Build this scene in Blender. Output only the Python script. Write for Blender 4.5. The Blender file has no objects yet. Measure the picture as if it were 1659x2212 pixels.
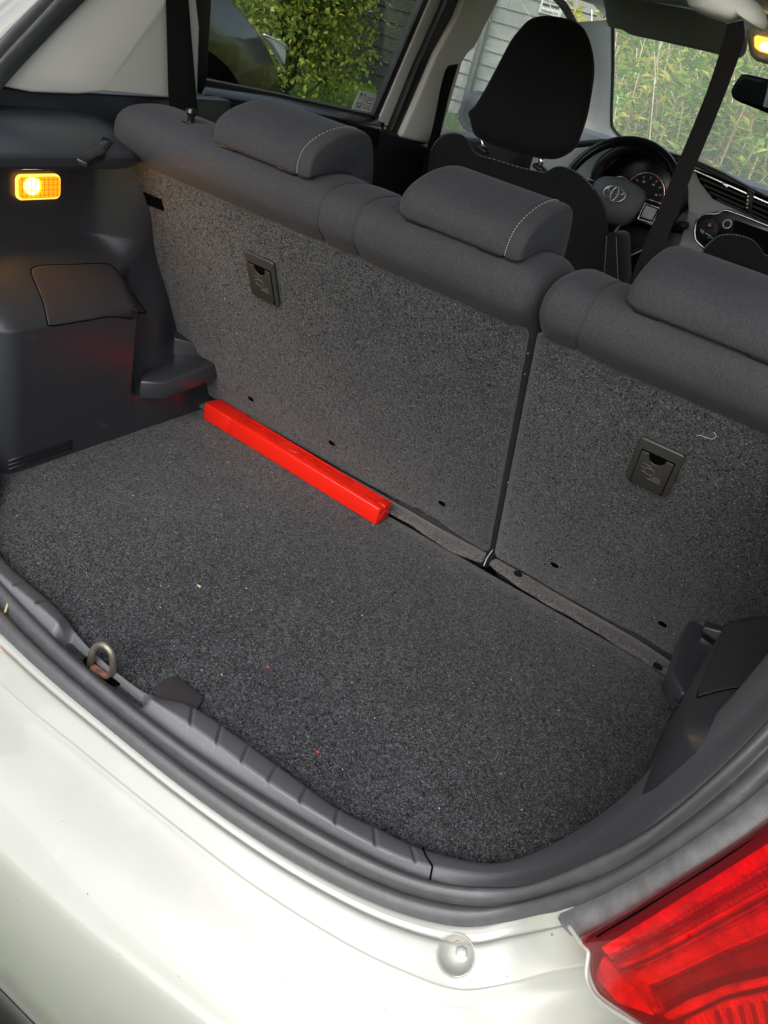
import bpy, bmesh, math, random
import numpy as np
from mathutils import Vector, Matrix, Euler

random.seed(7); RNG = np.random.default_rng(7)
SC = bpy.context.scene
COL = SC.collection
R = math.radians

# ------------------------------------------------------------------ camera
CAM_LOC = Vector((.469, -1.14, .767))
CAM_ROT = Euler((R(56.95), R(-13.45), R(33.38)), 'XYZ')
cam_data = bpy.data.cameras.new('camera')
cam_data.sensor_fit = 'VERTICAL'; cam_data.sensor_height = 36.0
cam_data.lens = 36.0 * 1661 / 2212
cam_data.clip_start = .02; cam_data.clip_end = 400
cam = bpy.data.objects.new('camera', cam_data)
cam.location = CAM_LOC; cam.rotation_euler = CAM_ROT
COL.objects.link(cam); SC.camera = cam

# ------------------------------------------------------------------ sky, sun, exposure
SUN_EL, SUN_AZ = 43, 172           # degrees; azimuth clockwise from +Y: veiled sun behind the car
world = bpy.data.worlds.new('World'); SC.world = world; world.use_nodes = True
wn = world.node_tree.nodes; wl = world.node_tree.links
sky = wn.new('ShaderNodeTexSky'); sky.sky_type = 'NISHITA'; sky.sun_disc = False
sky.sun_elevation = R(SUN_EL); sky.sun_rotation = R(SUN_AZ)
sky.air_density = 1.0; sky.dust_density = 4.0; sky.ozone_density = 1.0
hs = wn.new('ShaderNodeHueSaturation'); hs.inputs['Saturation'].default_value = .62
wl.new(sky.outputs[0], hs.inputs['Color'])
wl.new(hs.outputs[0], wn['Background'].inputs[0])
wn['Background'].inputs[1].default_value = .15
sd = bpy.data.lights.new('sun', 'SUN'); sd.energy = .9; sd.angle = R(75); sd.color = (1, .995, .985)
sun = bpy.data.objects.new('sun', sd); COL.objects.link(sun)
sv = Vector((math.sin(R(SUN_AZ)) * math.cos(R(SUN_EL)), math.cos(R(SUN_AZ)) * math.cos(R(SUN_EL)), math.sin(R(SUN_EL))))
sun.rotation_euler = sv.to_track_quat('Z', 'Y').to_euler()
vs = SC.view_settings
vs.view_transform = 'Standard'; vs.look = 'None'; vs.gamma = 1; vs.use_curve_mapping = False
vs.exposure = .72
SC.render.engine = 'CYCLES'
SC.cycles.max_bounces = 10; SC.cycles.transparent_max_bounces = 16

# ------------------------------------------------------------------ small maths helpers
RM = CAM_ROT.to_matrix()
SEAT_N = Vector((0, -.9134, -.4072)); SEAT_U = Vector((0, -.4072, .9134))
def P(u, v, X=None, Y=None, Z=None, n=None, d=None):
    """point of a known plane of the car seen at a picture position (0-1659, 0-2212)"""
    if X is not None: n, d = (1, 0, 0), X
    elif Y is not None: n, d = (0, 1, 0), Y
    elif Z is not None: n, d = (0, 0, 1), Z
    n = Vector(n)
    r = RM @ Vector(((u - 829.5) / 1661, -(v - 1106) / 1661, -1))
    return CAM_LOC + r * ((d - n.dot(CAM_LOC)) / n.dot(r))
def SP(x, s, d=0.):                # seat-back plane: x across, s up the panel, d out of it towards the boot
    return Vector((x, 0, 0)) + SEAT_U * s + SEAT_N * d
def spl(pts, n, closed=False):
    p = np.array([tuple(q) for q in pts], float); m = len(p); out = []
    seg = m if closed else m - 1
    for k in np.linspace(0, seg, n, endpoint=not closed):
        i = min(int(k), seg - 1); t = k - i
        if closed: a, b, c, e = p[(i - 1) % m], p[i % m], p[(i + 1) % m], p[(i + 2) % m]
        else:
            b, c = p[i], p[i + 1]
            a = p[i - 1] if i > 0 else 2 * b - c
            e = p[i + 2] if i + 2 < m else 2 * c - b
        out.append(.5 * ((2 * b) + (-a + c) * t + (2 * a - 5 * b + 4 * c - e) * t * t + (-a + 3 * b - 3 * c + e) * t ** 3))
    return np.array(out)
def sm(a, b, x):
    t = np.clip((x - a) / (b - a), 0, 1); return t * t * (3 - 2 * t)

# ------------------------------------------------------------------ materials
M = {}
def mat(name, col=(.5, .5, .5), rough=.5, metal=0., spec=.5, coat=0., coat_rough=.05):
    m = bpy.data.materials.new(name); m.use_nodes = True
    b = m.node_tree.nodes['Principled BSDF']
    b.inputs['Base Color'].default_value = (*col, 1); b.inputs['Roughness'].default_value = rough
    b.inputs['Metallic'].default_value = metal; b.inputs['Specular IOR Level'].default_value = spec
    b.inputs['Coat Weight'].default_value = coat; b.inputs['Coat Roughness'].default_value = coat_rough
    M[name] = m; return m
def nt(m): return m.node_tree.nodes, m.node_tree.links, m.node_tree.nodes['Principled BSDF']
def noise(m, scale, detail=3, rough=.6, stretch=None, rot=None):
    N, L, b = nt(m)
    tc = N.new('ShaderNodeTexCoord'); t = N.new('ShaderNodeTexNoise')
    t.inputs['Scale'].default_value = scale; t.inputs['Detail'].default_value = detail; t.inputs['Roughness'].default_value = rough
    src = tc.outputs['Object']
    if stretch or rot:
        mp = N.new('ShaderNodeMapping')
        if stretch: mp.inputs['Scale'].default_value = stretch
        if rot: mp.inputs['Rotation'].default_value = rot
        L.new(src, mp.inputs[0]); src = mp.outputs[0]
    L.new(src, t.inputs['Vector']); return t
def ramp(m, fac, stops):
    N, L, b = nt(m); r = N.new('ShaderNodeValToRGB')
    e = r.color_ramp.elements
    while len(e) < len(stops): e.new(.5)
    for k, (p, c) in enumerate(stops):
        e[k].position = p; e[k].color = (*c, 1) if not isinstance(c, float) else (c, c, c, 1)
    L.new(fac, r.inputs[0]); return r
def mixc(m, fac, a, b_, mode='MIX'):
    N, L, b = nt(m); x = N.new('ShaderNodeMix'); x.data_type = 'RGBA'; x.blend_type = mode
    if isinstance(fac, float): x.inputs[0].default_value = fac
    else: L.new(fac, x.inputs[0])
    for i, v in ((6, a), (7, b_)):
        if isinstance(v, tuple): x.inputs[i].default_value = (*v, 1)
        else: L.new(v, x.inputs[i])
    return x.outputs[2]
def bump(m, h, strength=.3, dist=.001):
    N, L, b = nt(m); bp = N.new('ShaderNodeBump')
    bp.inputs['Strength'].default_value = strength; bp.inputs['Distance'].default_value = dist
    L.new(h, bp.inputs['Height'])
    if b.inputs['Normal'].is_linked: L.new(b.inputs['Normal'].links[0].from_socket, bp.inputs['Normal'])
    L.new(bp.outputs[0], b.inputs['Normal'])

def carpet(name, dark, mid, light, scale=230):
    m = mat(name, mid, .95, spec=.15); N, L, b = nt(m)
    f = noise(m, scale, 7, .92); r = ramp(m, f.outputs[0], [(.36, dark), (.48, mid), (.56, tuple(.5 * a + .5 * c for a, c in zip(mid, light))), (.66, light)])
    f2 = noise(m, 760, 2, .6); r2 = ramp(m, f2.outputs[0], [(.60, (0., 0., 0.)), (.68, (1., 1., 1.))])
    c = mixc(m, r2.outputs[0], r.outputs[0], tuple(1.25 * x for x in light))
    w = noise(m, 9, 3); rw = ramp(m, w.outputs[0], [(.3, (.80, .80, .80)), (.7, (1.15, 1.14, 1.12))])
    c = mixc(m, 1., c, rw.outputs[0], 'MULTIPLY')
    L.new(c, b.inputs['Base Color']); bump(m, f.outputs[0], .5, .0015)
    b.inputs['Sheen Weight'].default_value = .25; b.inputs['Sheen Roughness'].default_value = .5
    return m
carpet('floor_carpet', (.0043, .0048, .0054), (.0140, .0156, .0175), (.112, .122, .134))
carpet('panel_carpet', (.0082, .0086, .0092), (.0245, .0258, .0275), (.098, .103, .109), 330)

carpet('flap_carpet', (.014, .014, .0143), (.055, .056, .057), (.17, .17, .17))
def fabric(name, col, seat=True):
    m = mat(name, col, .88, spec=.2); N, L, b = nt(m)
    w = noise(m, 640, 2, .5, stretch=(1, .4, .4), rot=(0, R(38), R(20)))
    r = ramp(m, w.outputs[0], [(.36, tuple(.86 * x for x in col)), (.5, col), (.64, tuple(1.16 * x for x in col))])
    n2 = noise(m, 14, 3); rn = ramp(m, n2.outputs[0], [(.3, (.93, .93, .93)), (.7, (1.07, 1.07, 1.06))])
    L.new(mixc(m, 1., r.outputs[0], rn.outputs[0], 'MULTIPLY'), b.inputs['Base Color'])
    bump(m, w.outputs[0], .2, .0004); n3 = noise(m, 24, 2); bump(m, n3.outputs[0], .10, .004)
    b.inputs['Sheen Weight'].default_value = .08; b.inputs['Sheen Roughness'].default_value = .4; b.inputs['Sheen Tint'].default_value = (.8, .85, .95, 1)
    return m
fabric('seat_fabric', (.040, .041, .0455)); fabric('front_fabric', (.016, .016, .0175))

def plastic(name, col, rough, grain=520, strength=.25, scuff=0.):
    m = mat(name, col, rough, spec=.5); N, L, b = nt(m)
    n = noise(m, grain, 3, .6); bump(m, n.outputs[0], strength, .0006)
    n2 = noise(m, 7, 5, .65); r = ramp(m, n2.outputs[0], [(.3, rough - .07), (.7, rough + .10)])
    L.new(r.outputs[0], b.inputs['Roughness'])
    if scuff:
        n3 = noise(m, 60, 6, .7, stretch=(1, .35, 1)); r3 = ramp(m, n3.outputs[0], [(.62, (0., 0., 0.)), (.78, (1., 1., 1.))])
        x = N.new('ShaderNodeMath'); x.operation = 'MULTIPLY'; x.inputs[1].default_value = scuff; L.new(r3.outputs[0], x.inputs[0])
        L.new(mixc(m, x.outputs[0], col, (.20, .20, .19)), b.inputs['Base Color'])
    return m
plastic('trim_plastic', (.030, .033, .039), .32, scuff=.24)
nt(M['trim_plastic'])[2].inputs['Coat Weight'].default_value = .35; nt(M['trim_plastic'])[2].inputs['Coat Roughness'].default_value = .28
plastic('cover_plastic', (.026, .026, .030), .55)
plastic('sill_plastic', (.125, .132, .145), .46, 420, .6, scuff=.5)
plastic('dark_plastic', (.012, .012, .013), .42)
plastic('latch_plastic', (.032, .031, .028), .38)
plastic('gloss_plastic', (.01, .01, .011), .18, strength=.05)
plastic('beige_trim', (.76, .745, .69), .62, 700, .15)
plastic('grey_dash', (.54, .56, .56), .5)
plastic('headliner', (.72, .70, .65), .95, 900, .3)
plastic('wheel_grey', (.17, .175, .175), .5); plastic('visor_vinyl', (.36, .365, .34), .8)
def rubber(name, col, rough):
    m = plastic(name, col, rough, 300, .2); N, L, b = nt(m)
    n = noise(m, 55, 7, .8); r = ramp(m, n.outputs[0], [(.35, col), (.6, tuple(1.25 * c for c in col)), (.78, tuple(2.2 * c + .01 for c in col))])
    L.new(r.outputs[0], b.inputs['Base Color']); return m
rubber('seal_rubber', (.062, .065, .070), .40); rubber('black_seal', (.012, .012, .013), .5)
def channel():
    m = mat('channel_grey', (.17, .175, .185), .55); N, L, b = nt(m)
    tc = N.new('ShaderNodeTexCoord'); w = N.new('ShaderNodeTexWave'); w.bands_direction = 'Z'
    w.inputs['Scale'].default_value = 150; L.new(tc.outputs['Object'], w.inputs['Vector'])
    r = ramp(m, w.outputs[0], [(.2, (.15, .155, .165)), (.8, (.185, .19, .20))])
    n = noise(m, 60, 4); rn = ramp(m, n.outputs[0], [(.35, (.75, .74, .72)), (.7, (1.15, 1.15, 1.15))])
    L.new(mixc(m, 1., r.outputs[0], rn.outputs[0], 'MULTIPLY'), b.inputs['Base Color']); bump(m, w.outputs[0], .08, .0004)
channel()
def paint():
    m = mat('pearl_paint', (.355, .37, .345), .34, spec=.5, coat=1., coat_rough=.02); N, L, b = nt(m)
    n = noise(m, 4, 3); r = ramp(m, n.outputs[0], [(.3, (.34, .355, .325)), (.7, (.37, .385, .36))])
    d = noise(m, 130, 2, .5); rd = ramp(m, d.outputs[0], [(.765, (0., 0., 0.)), (.78, (.8, .8, .8))])   # road-dirt specks
    dirt = noise(m, 16, 6, .7); rdt = ramp(m, dirt.outputs[0], [(.55, (0., 0., 0.)), (.8, (.35, .35, .35))])
    c = mixc(m, rdt.outputs[0], r.outputs[0], (.50, .47, .36))
    L.new(mixc(m, rd.outputs[0], c, (.10, .09, .07)), b.inputs['Base Color'])
paint()
mat('white_edge', (.42, .43, .39), .35, coat=.8)
mat('red_case', (.66, .014, .005), .30, spec=.5)
N_, L_, b_ = nt(M['red_case']); b_.inputs['Subsurface Weight'].default_value = .12; b_.inputs['Subsurface Radius'].default_value = (.02, .004, .002); b_.inputs['Subsurface Scale'].default_value = .5
bump(M['red_case'], noise(M['red_case'], 90, 3).outputs[0], .08, .0006)
mat('symbol_grey', (.085, .083, .076), .4); mat('chrome', (.88, .89, .90), .25, 1.); mat('steel', (.26, .245, .20), .45, .8); mat('black', (.002, .002, .002), .95, spec=.03)
bump(M['steel'], noise(M['steel'], 160, 4).outputs[0], .4, .001)
mat('rust', (.22, .09, .04), .85); bump(M['rust'], noise(M['rust'], 220, 4).outputs[0], .8, .002)
nr = noise(M['rust'], 130, 4); L_ = nt(M['rust'])[1]; L_.new(ramp(M['rust'], nr.outputs[0], [(.35, (.07, .04, .03)), (.5, (.20, .11, .07)), (.66, (.42, .14, .09))]).outputs[0], nt(M['rust'])[2].inputs['Base Color'])
mat('stitch', (.42, .42, .41), .8); mat('belt_web', (.011, .010, .010), .85, spec=.12); mat('paper', (.80, .82, .78), .6); mat('ink', (.16, .18, .17), .7); mat('ink_red', (.55, .16, .14), .7)
nb = noise(M['belt_web'], 260, 2, stretch=(1, 1, .12)); bump(M['belt_web'], nb.outputs[0], .4, .0006)
mat('mirror_face', (.75, .78, .78), .02, 1.); mat('screen', (.010, .010, .010), .08)
mat('gauge_face', (.02, .028, .045), .3)
mat('bolt_metal', (.36, .36, .35), .45, .7)
def emit(name, col, strength):
    m = mat(name, col, .4); b = nt(m)[2]
    b.inputs['Emission Color'].default_value = (*col, 1); b.inputs['Emission Strength'].default_value = strength; return m
emit('bulb', (1, .80, .45), 26.); emit('lamp_glow', (1, .47, .07), 1.25); emit('needle_light', (1, .06, .02), 6.)
def glass(name, tint, rough=.0):
    m = bpy.data.materials.new(name); m.use_nodes = True; N, L = m.node_tree.nodes, m.node_tree.links
    N.remove(N['Principled BSDF'])
    t = N.new('ShaderNodeBsdfTransparent'); t.inputs[0].default_value = (*tint, 1)
    g = N.new('ShaderNodeBsdfGlossy'); g.inputs['Roughness'].default_value = rough + .01
    lw = N.new('ShaderNodeLayerWeight'); lw.inputs[0].default_value = .5
    pw = N.new('ShaderNodeMath'); pw.operation = 'POWER'; pw.inputs[1].default_value = 5; L.new(lw.outputs['Facing'], pw.inputs[0])
    f = N.new('ShaderNodeMath'); f.operation = 'MULTIPLY_ADD'; f.inputs[1].default_value = .9; f.inputs[2].default_value = .03; L.new(pw.outputs[0], f.inputs[0])
    x = N.new('ShaderNodeMixShader'); L.new(f.outputs[0], x.inputs[0]); L.new(t.outputs[0], x.inputs[1]); L.new(g.outputs[0], x.inputs[2])
    L.new(x.outputs[0], N['Material Output'].inputs[0]); M[name] = m; return m
glass('tinted_glass', (.80, .83, .80)); glass('clear_glass', (.95, .97, .955))
def noise_free(m, scale):
    N, L = m.node_tree.nodes, m.node_tree.links; tc = N.new('ShaderNodeTexCoord'); t = N.new('ShaderNodeTexNoise')
    t.inputs['Scale'].default_value = scale; t.inputs['Detail'].default_value = 6; t.inputs['Roughness'].default_value = .75; L.new(tc.outputs['Object'], t.inputs['Vector']); return t
def lens(name, tint, mixv, diff):
    m = glass(name, tint, .03); N, L = m.node_tree.nodes, m.node_tree.links
    d = N.new('ShaderNodeBsdfTranslucent'); d.inputs[0].default_value = (*diff, 1)
    d2 = N.new('ShaderNodeBsdfDiffuse'); d2.inputs[0].default_value = (*diff, 1)
    a = N.new('ShaderNodeAddShader'); L.new(d.outputs[0], a.inputs[0]); L.new(d2.outputs[0], a.inputs[1])
    tr = [n for n in N if n.type == 'BSDF_TRANSPARENT'][0]; mx = [n for n in N if n.type == 'MIX_SHADER'][0]
    x = N.new('ShaderNodeMixShader'); x.inputs[0].default_value = mixv
    L.new(tr.outputs[0], x.inputs[1]); L.new(a.outputs[0], x.inputs[2]); L.new(x.outputs[0], mx.inputs[1]); return m
def haze_veil(m):  # haze painted into the pane: pale scatter that lightens and washes out the view
    N, L = m.node_tree.nodes, m.node_tree.links; d = N.new('ShaderNodeBsdfTranslucent'); d.inputs[0].default_value = (.85, .88, .86, 1)
    tr = [n for n in N if n.type == 'BSDF_TRANSPARENT'][0]; mx = [n for n in N if n.type == 'MIX_SHADER'][0]
    x = N.new('ShaderNodeMixShader'); x.inputs[0].default_value = .11
    L.new(tr.outputs[0], x.inputs[1]); L.new(d.outputs[0], x.inputs[2]); L.new(x.outputs[0], mx.inputs[1])
haze_veil(M['clear_glass'])
lens('red_lens', (1., .07, .085), .20, (.55, .02, .035))
N_, L_ = M['red_lens'].node_tree.nodes, M['red_lens'].node_tree.links
gl_ = [n for n in N_ if n.type == 'BSDF_GLOSSY'][0]; gl_.inputs['Roughness'].default_value = .05
bp_ = N_.new('ShaderNodeBump'); bp_.inputs['Strength'].default_value = .15; bp_.inputs['Distance'].default_value = .002
L_.new(noise_free(M['red_lens'], 70).outputs[0], bp_.inputs['Height']); L_.new(bp_.outputs[0], gl_.inputs['Normal'])
fm_ = [n for n in N_ if n.type == 'MATH' and n.operation == 'MULTIPLY_ADD'][0]; fm_.inputs[2].default_value = .08; lens('amber_lens', (1, .72, .28), .15, (.9, .5, .10))
def varied(name, stops, scale, rough=.8, detail=4):
    m = mat(name, stops[0][1], rough, spec=.25); n = noise(m, scale, detail)
    L = nt(m)[1]; L.new(ramp(m, n.outputs[0], stops).outputs[0], nt(m)[2].inputs['Base Color']); return m
varied('cream_dirt', [(.4, (.40, .37, .28)), (.62, (.22, .18, .12))], 120, .8)
varied('lawn', [(.3, (.08, .105, .05)), (.5, (.11, .14, .065)), (.7, (.15, .185, .085))], 3.)
varied('soil', [(.3, (.03, .025, .02)), (.7, (.07, .06, .045))], 12)
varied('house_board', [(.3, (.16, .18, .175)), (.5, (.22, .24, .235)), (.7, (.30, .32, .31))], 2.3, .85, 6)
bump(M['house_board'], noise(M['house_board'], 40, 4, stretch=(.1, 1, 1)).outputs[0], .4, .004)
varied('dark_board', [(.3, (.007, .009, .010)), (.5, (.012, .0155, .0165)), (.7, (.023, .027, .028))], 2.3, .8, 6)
mat('house_white', (.72, .74, .72), .5); mat('pipe_grey', (.028, .032, .032), .5); mat('roof_tile', (.08, .06, .055), .8)
for nm, c in dict(leaf_green=(.25, .42, .08), leaf_lime=(.52, .62, .12), leaf_yellow=(.82, .68, .13), leaf_brown=(.44, .31, .16), stem_tan=(.70, .60, .42), stem_brown=(.38, .28, .18), bush_green=(.14, .22, .045), bush_lime=(.36, .40, .07), bark=(.06, .05, .04), blade=(.12, .24, .03)).items():
    m = mat(nm, c, .65, spec=.3); N, L, b = nt(m)
    oi = noise(m, 6, 2); L.new(ramp(m, oi.outputs[0], [(.3, tuple(.65 * x for x in c)), (.7, tuple(1.3 * x for x in c))]).outputs[0], b.inputs['Base Color'])
    tr = N.new('ShaderNodeBsdfTranslucent'); tr.inputs[0].default_value = (*tuple(min(1, 1.4 * x) for x in c), 1)
    x = N.new('ShaderNodeMixShader'); x.inputs[0].default_value = .42 if nm.startswith(('leaf', 'bush', 'blade')) else .0
    L.new(b.outputs[0], x.inputs[1]); L.new(tr.outputs[0], x.inputs[2]); L.new(x.outputs[0], N['Material Output'].inputs[0])
mat('car_black', (.004, .0045, .005), .3, spec=.3, coat=.7, coat_rough=.02); mat('tyre', (.02, .02, .02), .85); mat('alloy', (.4, .41, .42), .3, .9)
mat('headlight_glass', (.75, .78, .80), .12, .3); mat('chip_red', (.55, .06, .05), .7); mat('straw', (.55, .42, .22), .8); mat('lint', (.75, .75, .72), .9)

# ------------------------------------------------------------------ object helpers
ORG = {}
def thing(name, label, cat, loc, group=None, kind=None):
    o = bpy.data.objects.new(name, None); o.empty_display_size = .1; o.location = loc
    COL.objects.link(o); o['label'] = label; o['category'] = cat
    if group: o['group'] = group
    if kind: o['kind'] = kind
    ORG[o.name] = Vector(loc); return o
def obj(name, verts, faces, m, parent=None, smooth=False, bev=0., sub=0, label=None, auto=None, seg=2, mats=None, midx=None):
    me = bpy.data.meshes.new(name)
    org = ORG[parent.name] if parent else Vector((0, 0, 0))
    v = np.array([tuple(q) for q in verts], float) - np.array(org)
    me.from_pydata(v.tolist(), [], [tuple(int(i) for i in f) for f in faces])
    for k in ([m] if mats is None else mats): me.materials.append(M[k])
    if midx is not None: me.polygons.foreach_set('material_index', np.asarray(midx, np.int32))
    bm = bmesh.new(); bm.from_mesh(me)
    if mats is None or len(faces) < 20000:
        bmesh.ops.remove_doubles(bm, verts=bm.verts, dist=1e-6) if midx is None else None
        if midx is None: bmesh.ops.recalc_face_normals(bm, faces=bm.faces)
    bm.to_mesh(me); bm.free()
    o = bpy.data.objects.new(name, me); COL.objects.link(o)
    if parent: o.parent = parent
    ORG[o.name] = org
    if bev:
        b = o.modifiers.new('bevel', 'BEVEL'); b.width = bev; b.segments = seg; b.limit_method = 'ANGLE'; b.angle_limit = R(35)
    if sub:
        s = o.modifiers.new('subdivision', 'SUBSURF'); s.levels = s.render_levels = sub
    if smooth or sub or bev:
        me.polygons.foreach_set('use_smooth', [True] * len(me.polygons))
        if auto: me.set_sharp_from_angle(angle=R(auto))
    if label: o['label'] = label
    return o
class Q:                                      # collects pieces of ONE part
    def __init__(s): s.v = []; s.f = []
    def add(s, v, f):
        k = len(s.v); s.v += [tuple(q) for q in v]; s.f += [tuple(i + k for i in g) for g in f]; return s
def box(c, size, rot=None):
    c = Vector(c); a, b, d = (x / 2 for x in size); mtx = (rot if isinstance(rot, Matrix) else Euler(rot).to_matrix()) if rot else Matrix.Identity(3)
    v = [c + mtx @ Vector((sx * a, sy * b, sz * d)) for sx in (-1, 1) for sy in (-1, 1) for sz in (-1, 1)]
    return v, [(0, 1, 3, 2), (4, 6, 7, 5), (0, 4, 5, 1), (2, 3, 7, 6), (0, 2, 6, 4), (1, 5, 7, 3)]
def prism(pts, vec):
    n = len(pts); vec = Vector(vec); v = [Vector(p) for p in pts] + [Vector(p) + vec for p in pts]
    return v, [tuple(range(n)), tuple(range(2 * n - 1, n - 1, -1))] + [(i, (i + 1) % n, n + (i + 1) % n, n + i) for i in range(n)]
def loft(rings, closed=True, caps=True):
    n = len(rings[0]); v = [p for r in rings for p in r]; f = []
    for i in range(len(rings) - 1):
        for j in range(n if closed else n - 1):
            a, b = i * n + j, i * n + (j + 1) % n; f.append((a, b, b + n, a + n))
    if caps and closed: f += [tuple(range(n - 1, -1, -1)), tuple(range((len(rings) - 1) * n, len(rings) * n))]
    return v, f
def tube(path, r, n=8, closed=False):
    p = np.array([tuple(q) for q in path], float); m = len(p); rings = []
    rr = r if hasattr(r, '__len__') else [r] * m
    up = None
    for i in range(m):
        t = (p[(i + 1) % m] - p[i - 1]) if closed else p[min(i + 1, m - 1)] - p[max(i - 1, 0)]
        t = Vector(t).normalized()
        if up is None: up = t.orthogonal().normalized()
        up = (up - t * up.dot(t)).normalized(); w = t.cross(up)
        rings.append([Vector(p[i]) + (up * math.cos(a) + w * math.sin(a)) * rr[i] for a in [2 * math.pi * k / n for k in range(n)]])
    if closed: rings.append(rings[0])
    return loft(rings, True, not closed)
def rrect(w, h, r, k=5):
    out = []
    for cx, cy, a0 in ((w / 2 - r, h / 2 - r, 0), (-w / 2 + r, h / 2 - r, 90), (-w / 2 + r, -h / 2 + r, 180), (w / 2 - r, -h / 2 + r, 270)):
        for i in range(k + 1):
            a = R(a0 + 90 * i / k); out.append((cx + r * math.cos(a), cy + r * math.sin(a)))
    return out
def circ(n, r=1., ry=None): return [(r * math.cos(2 * math.pi * k / n), (ry or r) * math.sin(2 * math.pi * k / n)) for k in range(n)]

# =================================================================== ground
def gz(y): return float(np.interp(y, [-60, -.9, 1.4, 4, 8, 14, 60], [-.6, -.58, -.37, -.24, -.06, 0, .4]))
ys = [-60, -20, -5, -2, -.9, 0, 1.4, 2.5, 4, 6, 8, 11, 14, 30, 60]; xs = [-60, -20, -10, -6, -3, -1, 1, 4, 10, 60]
g = obj('lawn', [(x, y, gz(y)) for y in ys for x in xs], [(j * 10 + i, j * 10 + i + 1, j * 10 + i + 11, j * 10 + i + 10) for j in range(len(ys) - 1) for i in range(9)], 'lawn', smooth=True)
g['kind'] = 'structure'

# =================================================================== the car
car = thing('hatchback_car', 'pearl white hatchback car seen into its open boot, filling the picture', 'car', (0, .6, -.58))
# ---- bumper
St = [  # O, K, B, M, E rows at stations from left to right
 ((-.80, -.56, .02), (-.81, -.60, -.0), (-.82, -.62, -.02), (-.84, -.66, -.05), (-.86, -.70, -.09)),
 ((-.62, -.63, .012), (-.62, -.665, -.006), (-.63, -.685, -.022), (-.635, -.73, -.05), (-.64, -.775, -.088)),
 ((-.40, -.685, .010), (-.40, -.718, -.006), (-.40, -.735, -.022), (-.40, -.785, -.05), (-.40, -.825, -.088)),
 ((-.15, -.704, .010), (-.15, -.741, -.006), (-.15, -.757, -.022), (-.15, -.805, -.05), (-.15, -.843, -.088)),
 ((.0, -.707, .010), (.0, -.740, -.006), (.0, -.756, -.022), (.0, -.803, -.05), (.0, -.842, -.088)),
 ((.13, -.706, .010), (.13, -.737, -.006), (.13, -.753, -.022), (.13, -.80, -.05), (.13, -.838, -.088)),
 ((.25, -.696, .010), (.25, -.731, -.006), (.25, -.748, -.022), (.25, -.793, -.05), (.25, -.829, -.088)),
 ((.344, -.679, .012), (.36, -.716, -.005), (.36, -.733, -.022), (.36, -.778, -.05), (.36, -.815, -.088)),
 ((.41, -.658, .016), (.432, -.698, -.003), (.435, -.715, -.02), (.44, -.758, -.05), (.44, -.795, -.088)),
 ((.458, -.634, .025), (.478, -.680, .000), (.485, -.697, -.015), (.495, -.735, -.048), (.50, -.77, -.088)),
 ((.488, -.612, .045), (.512, -.655, .016), (.525, -.672, -.005), (.545, -.703, -.042), (.555, -.735, -.088)),
 ((.515, -.608, .085), (.545, -.632, .050), (.56, -.645, .02), (.59, -.665, -.03), (.61, -.69, -.088)),
 ((.54, -.600, .120), (.58, -.610, .080), (.60, -.615, .04), (.635, -.625, -.025), (.66, -.635, -.088)),
 ((.60, -.56, .14), (.63, -.565, .10), (.65, -.565, .05), (.68, -.565, -.02), (.70, -.565, -.088))]
rows = []
for s in St:
    O, K, B, Mm, E = [np.array(q) for q in s]
    i1 = O * .62 + K * .38 + np.array([0, -.003, .004])
    rows.append(spl([O + [0, .012, -.01], O, O * .86 + K * .14 + [0, -.0005, .0022], O * .72 + K * .28 + [0, 0, .0012], i1, K * .93 + O * .07 + [0, 0, .0012], K + [0, 0, .0004], K + [0, -.0012, -.0022], K * .85 + B * .15 + [0, 0, -.0012], K * .45 + B * .55 + [0, .001, -.001], B * .93 + Mm * .07, Mm, E + [0, .008, .007], E + [0, -.006, -.02], E + [0, -.014, -.10], E + [0, -.012, -.22], E + [0, .0, -.34]], 220))
rows = np.array(rows); NU = 300
BG = np.array([spl(rows[:, j], NU) for j in range(rows.shape[1])])          # [v][u][3]
ctr = np.array(P(985, 2062, n=(0, -.55, .83), d=Vector((.465, -.668, .008)).dot(Vector((0, -.55, .83)))))
nrm = np.array(Vector((-.05, -.55, .83)).normalized())
dd = np.linalg.norm(BG - ctr, axis=2); rr = .0185
dish = np.clip(1 - (dd / rr) ** 4, 0, 1) * .011 * (dd < rr)
BG = BG - nrm * dish[..., None]
nv = BG.shape[0]
obj('bumper', BG.reshape(-1, 3), [(j * NU + i, j * NU + i + 1, (j + 1) * NU + i + 1, (j + 1) * NU + i) for j in range(nv - 1) for i in range(NU - 1)], 'pearl_paint', car, smooth=True, label='pearl white rear bumper with road specks')
low = [(p[0], p[1] - .002, p[2] + .004) for p in BG[-1][::10]]
q = Q()
q.add(*loft([[Vector(p), Vector(p) + Vector((0, -.012, -.01)), Vector(p) + Vector((0, 0, -.13)), Vector(p) + Vector((0, .03, -.13))] for p in low], False))
obj('bumper_valance', q.v, q.f, 'dark_plastic', car, smooth=True)
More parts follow.
